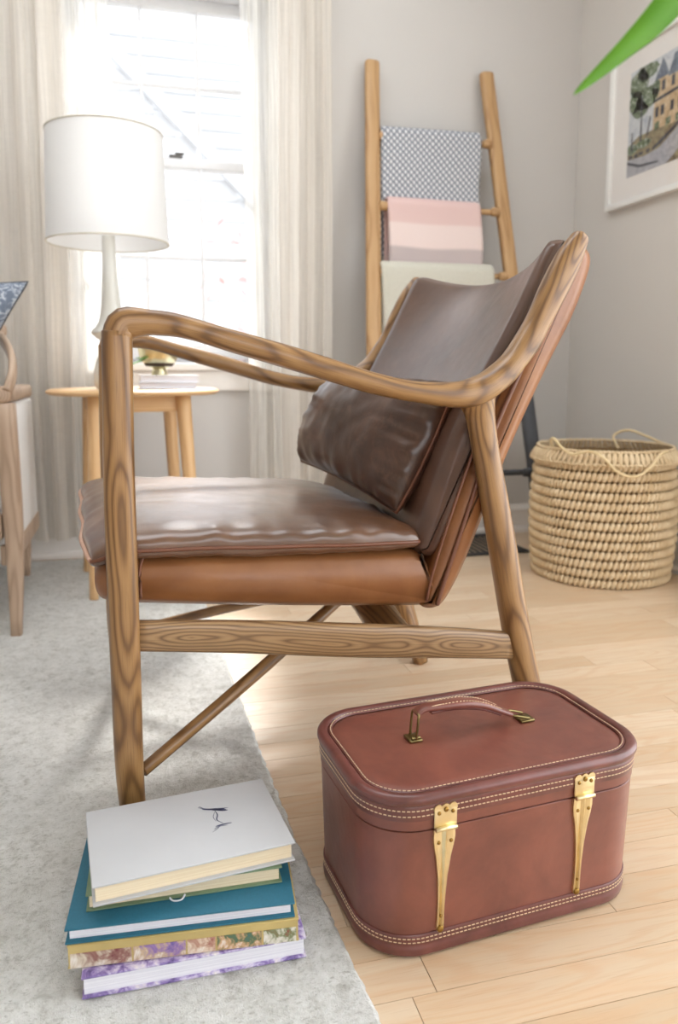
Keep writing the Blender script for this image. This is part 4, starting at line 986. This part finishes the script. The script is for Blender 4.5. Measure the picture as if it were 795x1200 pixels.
def tp_fn(a, b):
    s_, t_ = (a + 1) / 2, (b + 1) / 2; q = lambda i, j: np.array(TC[(i, j)]) - np.array((-.54, 2.0, .66))
    c = (q(-1, -1) * (1 - s_) + q(1, -1) * s_) * (1 - t_) + (q(-1, 1) * (1 - s_) + q(1, 1) * s_) * t_
    c = c * (1 - .10 * (1 - a * a) * b * b - .10 * (1 - b * b) * a * a)
    return tuple(c), (0.10, -.99, .10)
cushion('cover', tp_fn, M['blue_print'], pw, 40, 40, T=.07, Tb=.07, p=.55, wr=.003, seed=21, welt=M['dipped'], welt_r=.0025)

# ================================================================ FOREGROUND HOUSEPLANT (one blade hangs into the view)
hp = thing('houseplant', 'tall potted plant, one bright green blade hanging at the top right', 'plant', (.86, .10, 0))
N = NT('blade_green'); q = N.attr('wc')
n_ = N.noise(N.coord(), 12, 2)
N.set(Base_Color=N.ramp(n_, [(.3, srgb(84, 150, 24)), (.7, srgb(124, 184, 44))]), Roughness=.45, Subsurface_Weight=.0)
tl_ = N.n('ShaderNodeBsdfTranslucent', i_0=srgb(140, 196, 50)); mx_ = N.n('ShaderNodeMixShader', i_0=.4, i_1=N.b.outputs[0], i_2=tl_.outputs[0]); N.l(mx_.outputs[0], N.out.inputs[0]); M['blade'] = N.m
lathe('pot', [(0, 0), (.11, 0), (.125, .01), (.15, .24), (.155, .25), (.15, .255), (.14, .25), (.135, .235), (0, .235)], M['ceramic'], hp, 36)
tube('cane', [(0, 0, .23), (.012, 0, .6), (-.006, .004, .95), (0, 0, 1.20)], .014, M['taupe'], hp, n=12, seg=5)
def blade(pts, wmax, nm='leaf'):
    P = catmull(np.array(pts, float), 8); n = len(P); V = []; F = []
    for i in range(n):
        t = P[min(i + 1, n - 1)] - P[max(i - 1, 0)]; t /= np.linalg.norm(t); s = np.cross(t, (.25, -1, .1)); s /= np.linalg.norm(s); u_ = np.cross(s, t); f = i / (n - 1)
        wd = wmax * min(1, (1 - f) ** .75 * 1.9) * min(1, .35 + f * 3)
        for k, d in ((-1, 0), (0, -.25), (1, 0)): V.append(P[i] + s * wd * k + u_ * wd * d)
    for i in range(n - 1):
        for k in (0, 1): F.append((3 * i + k, 3 * i + k + 1, 3 * i + k + 4, 3 * i + k + 3))
    o = mesh_obj(nm, V, F, M['blade'], hp); so = o.modifiers.new('thickness', 'SOLIDIFY'); so.thickness = .0008
blade([(0, 0, 1.18), (-.10, .08, 1.25), (-.24, .20, 1.22), (-.36, .31, 1.09), (-.455, .352, .952), (-.516, .366, .876), (-.546, .369, .846), (-.580, .372, .816)], .0140)
for k, ang in enumerate((10, -25, -60, -95, -130, 35, -160, -5)):
    a = math.radians(ang); L = .42 + .05 * (k % 3); c, s = math.cos(a), math.sin(a)
    blade([(0, 0, 1.17 - .01 * k), (c * L * .25, s * L * .25, 1.30 - .012 * k), (c * L * .6, s * L * .6, 1.27), (c * L * .9, s * L * .9, 1.12 - .03 * (k % 2)), (c * L, s * L, 1.0)], .019)
print('planks', nb)
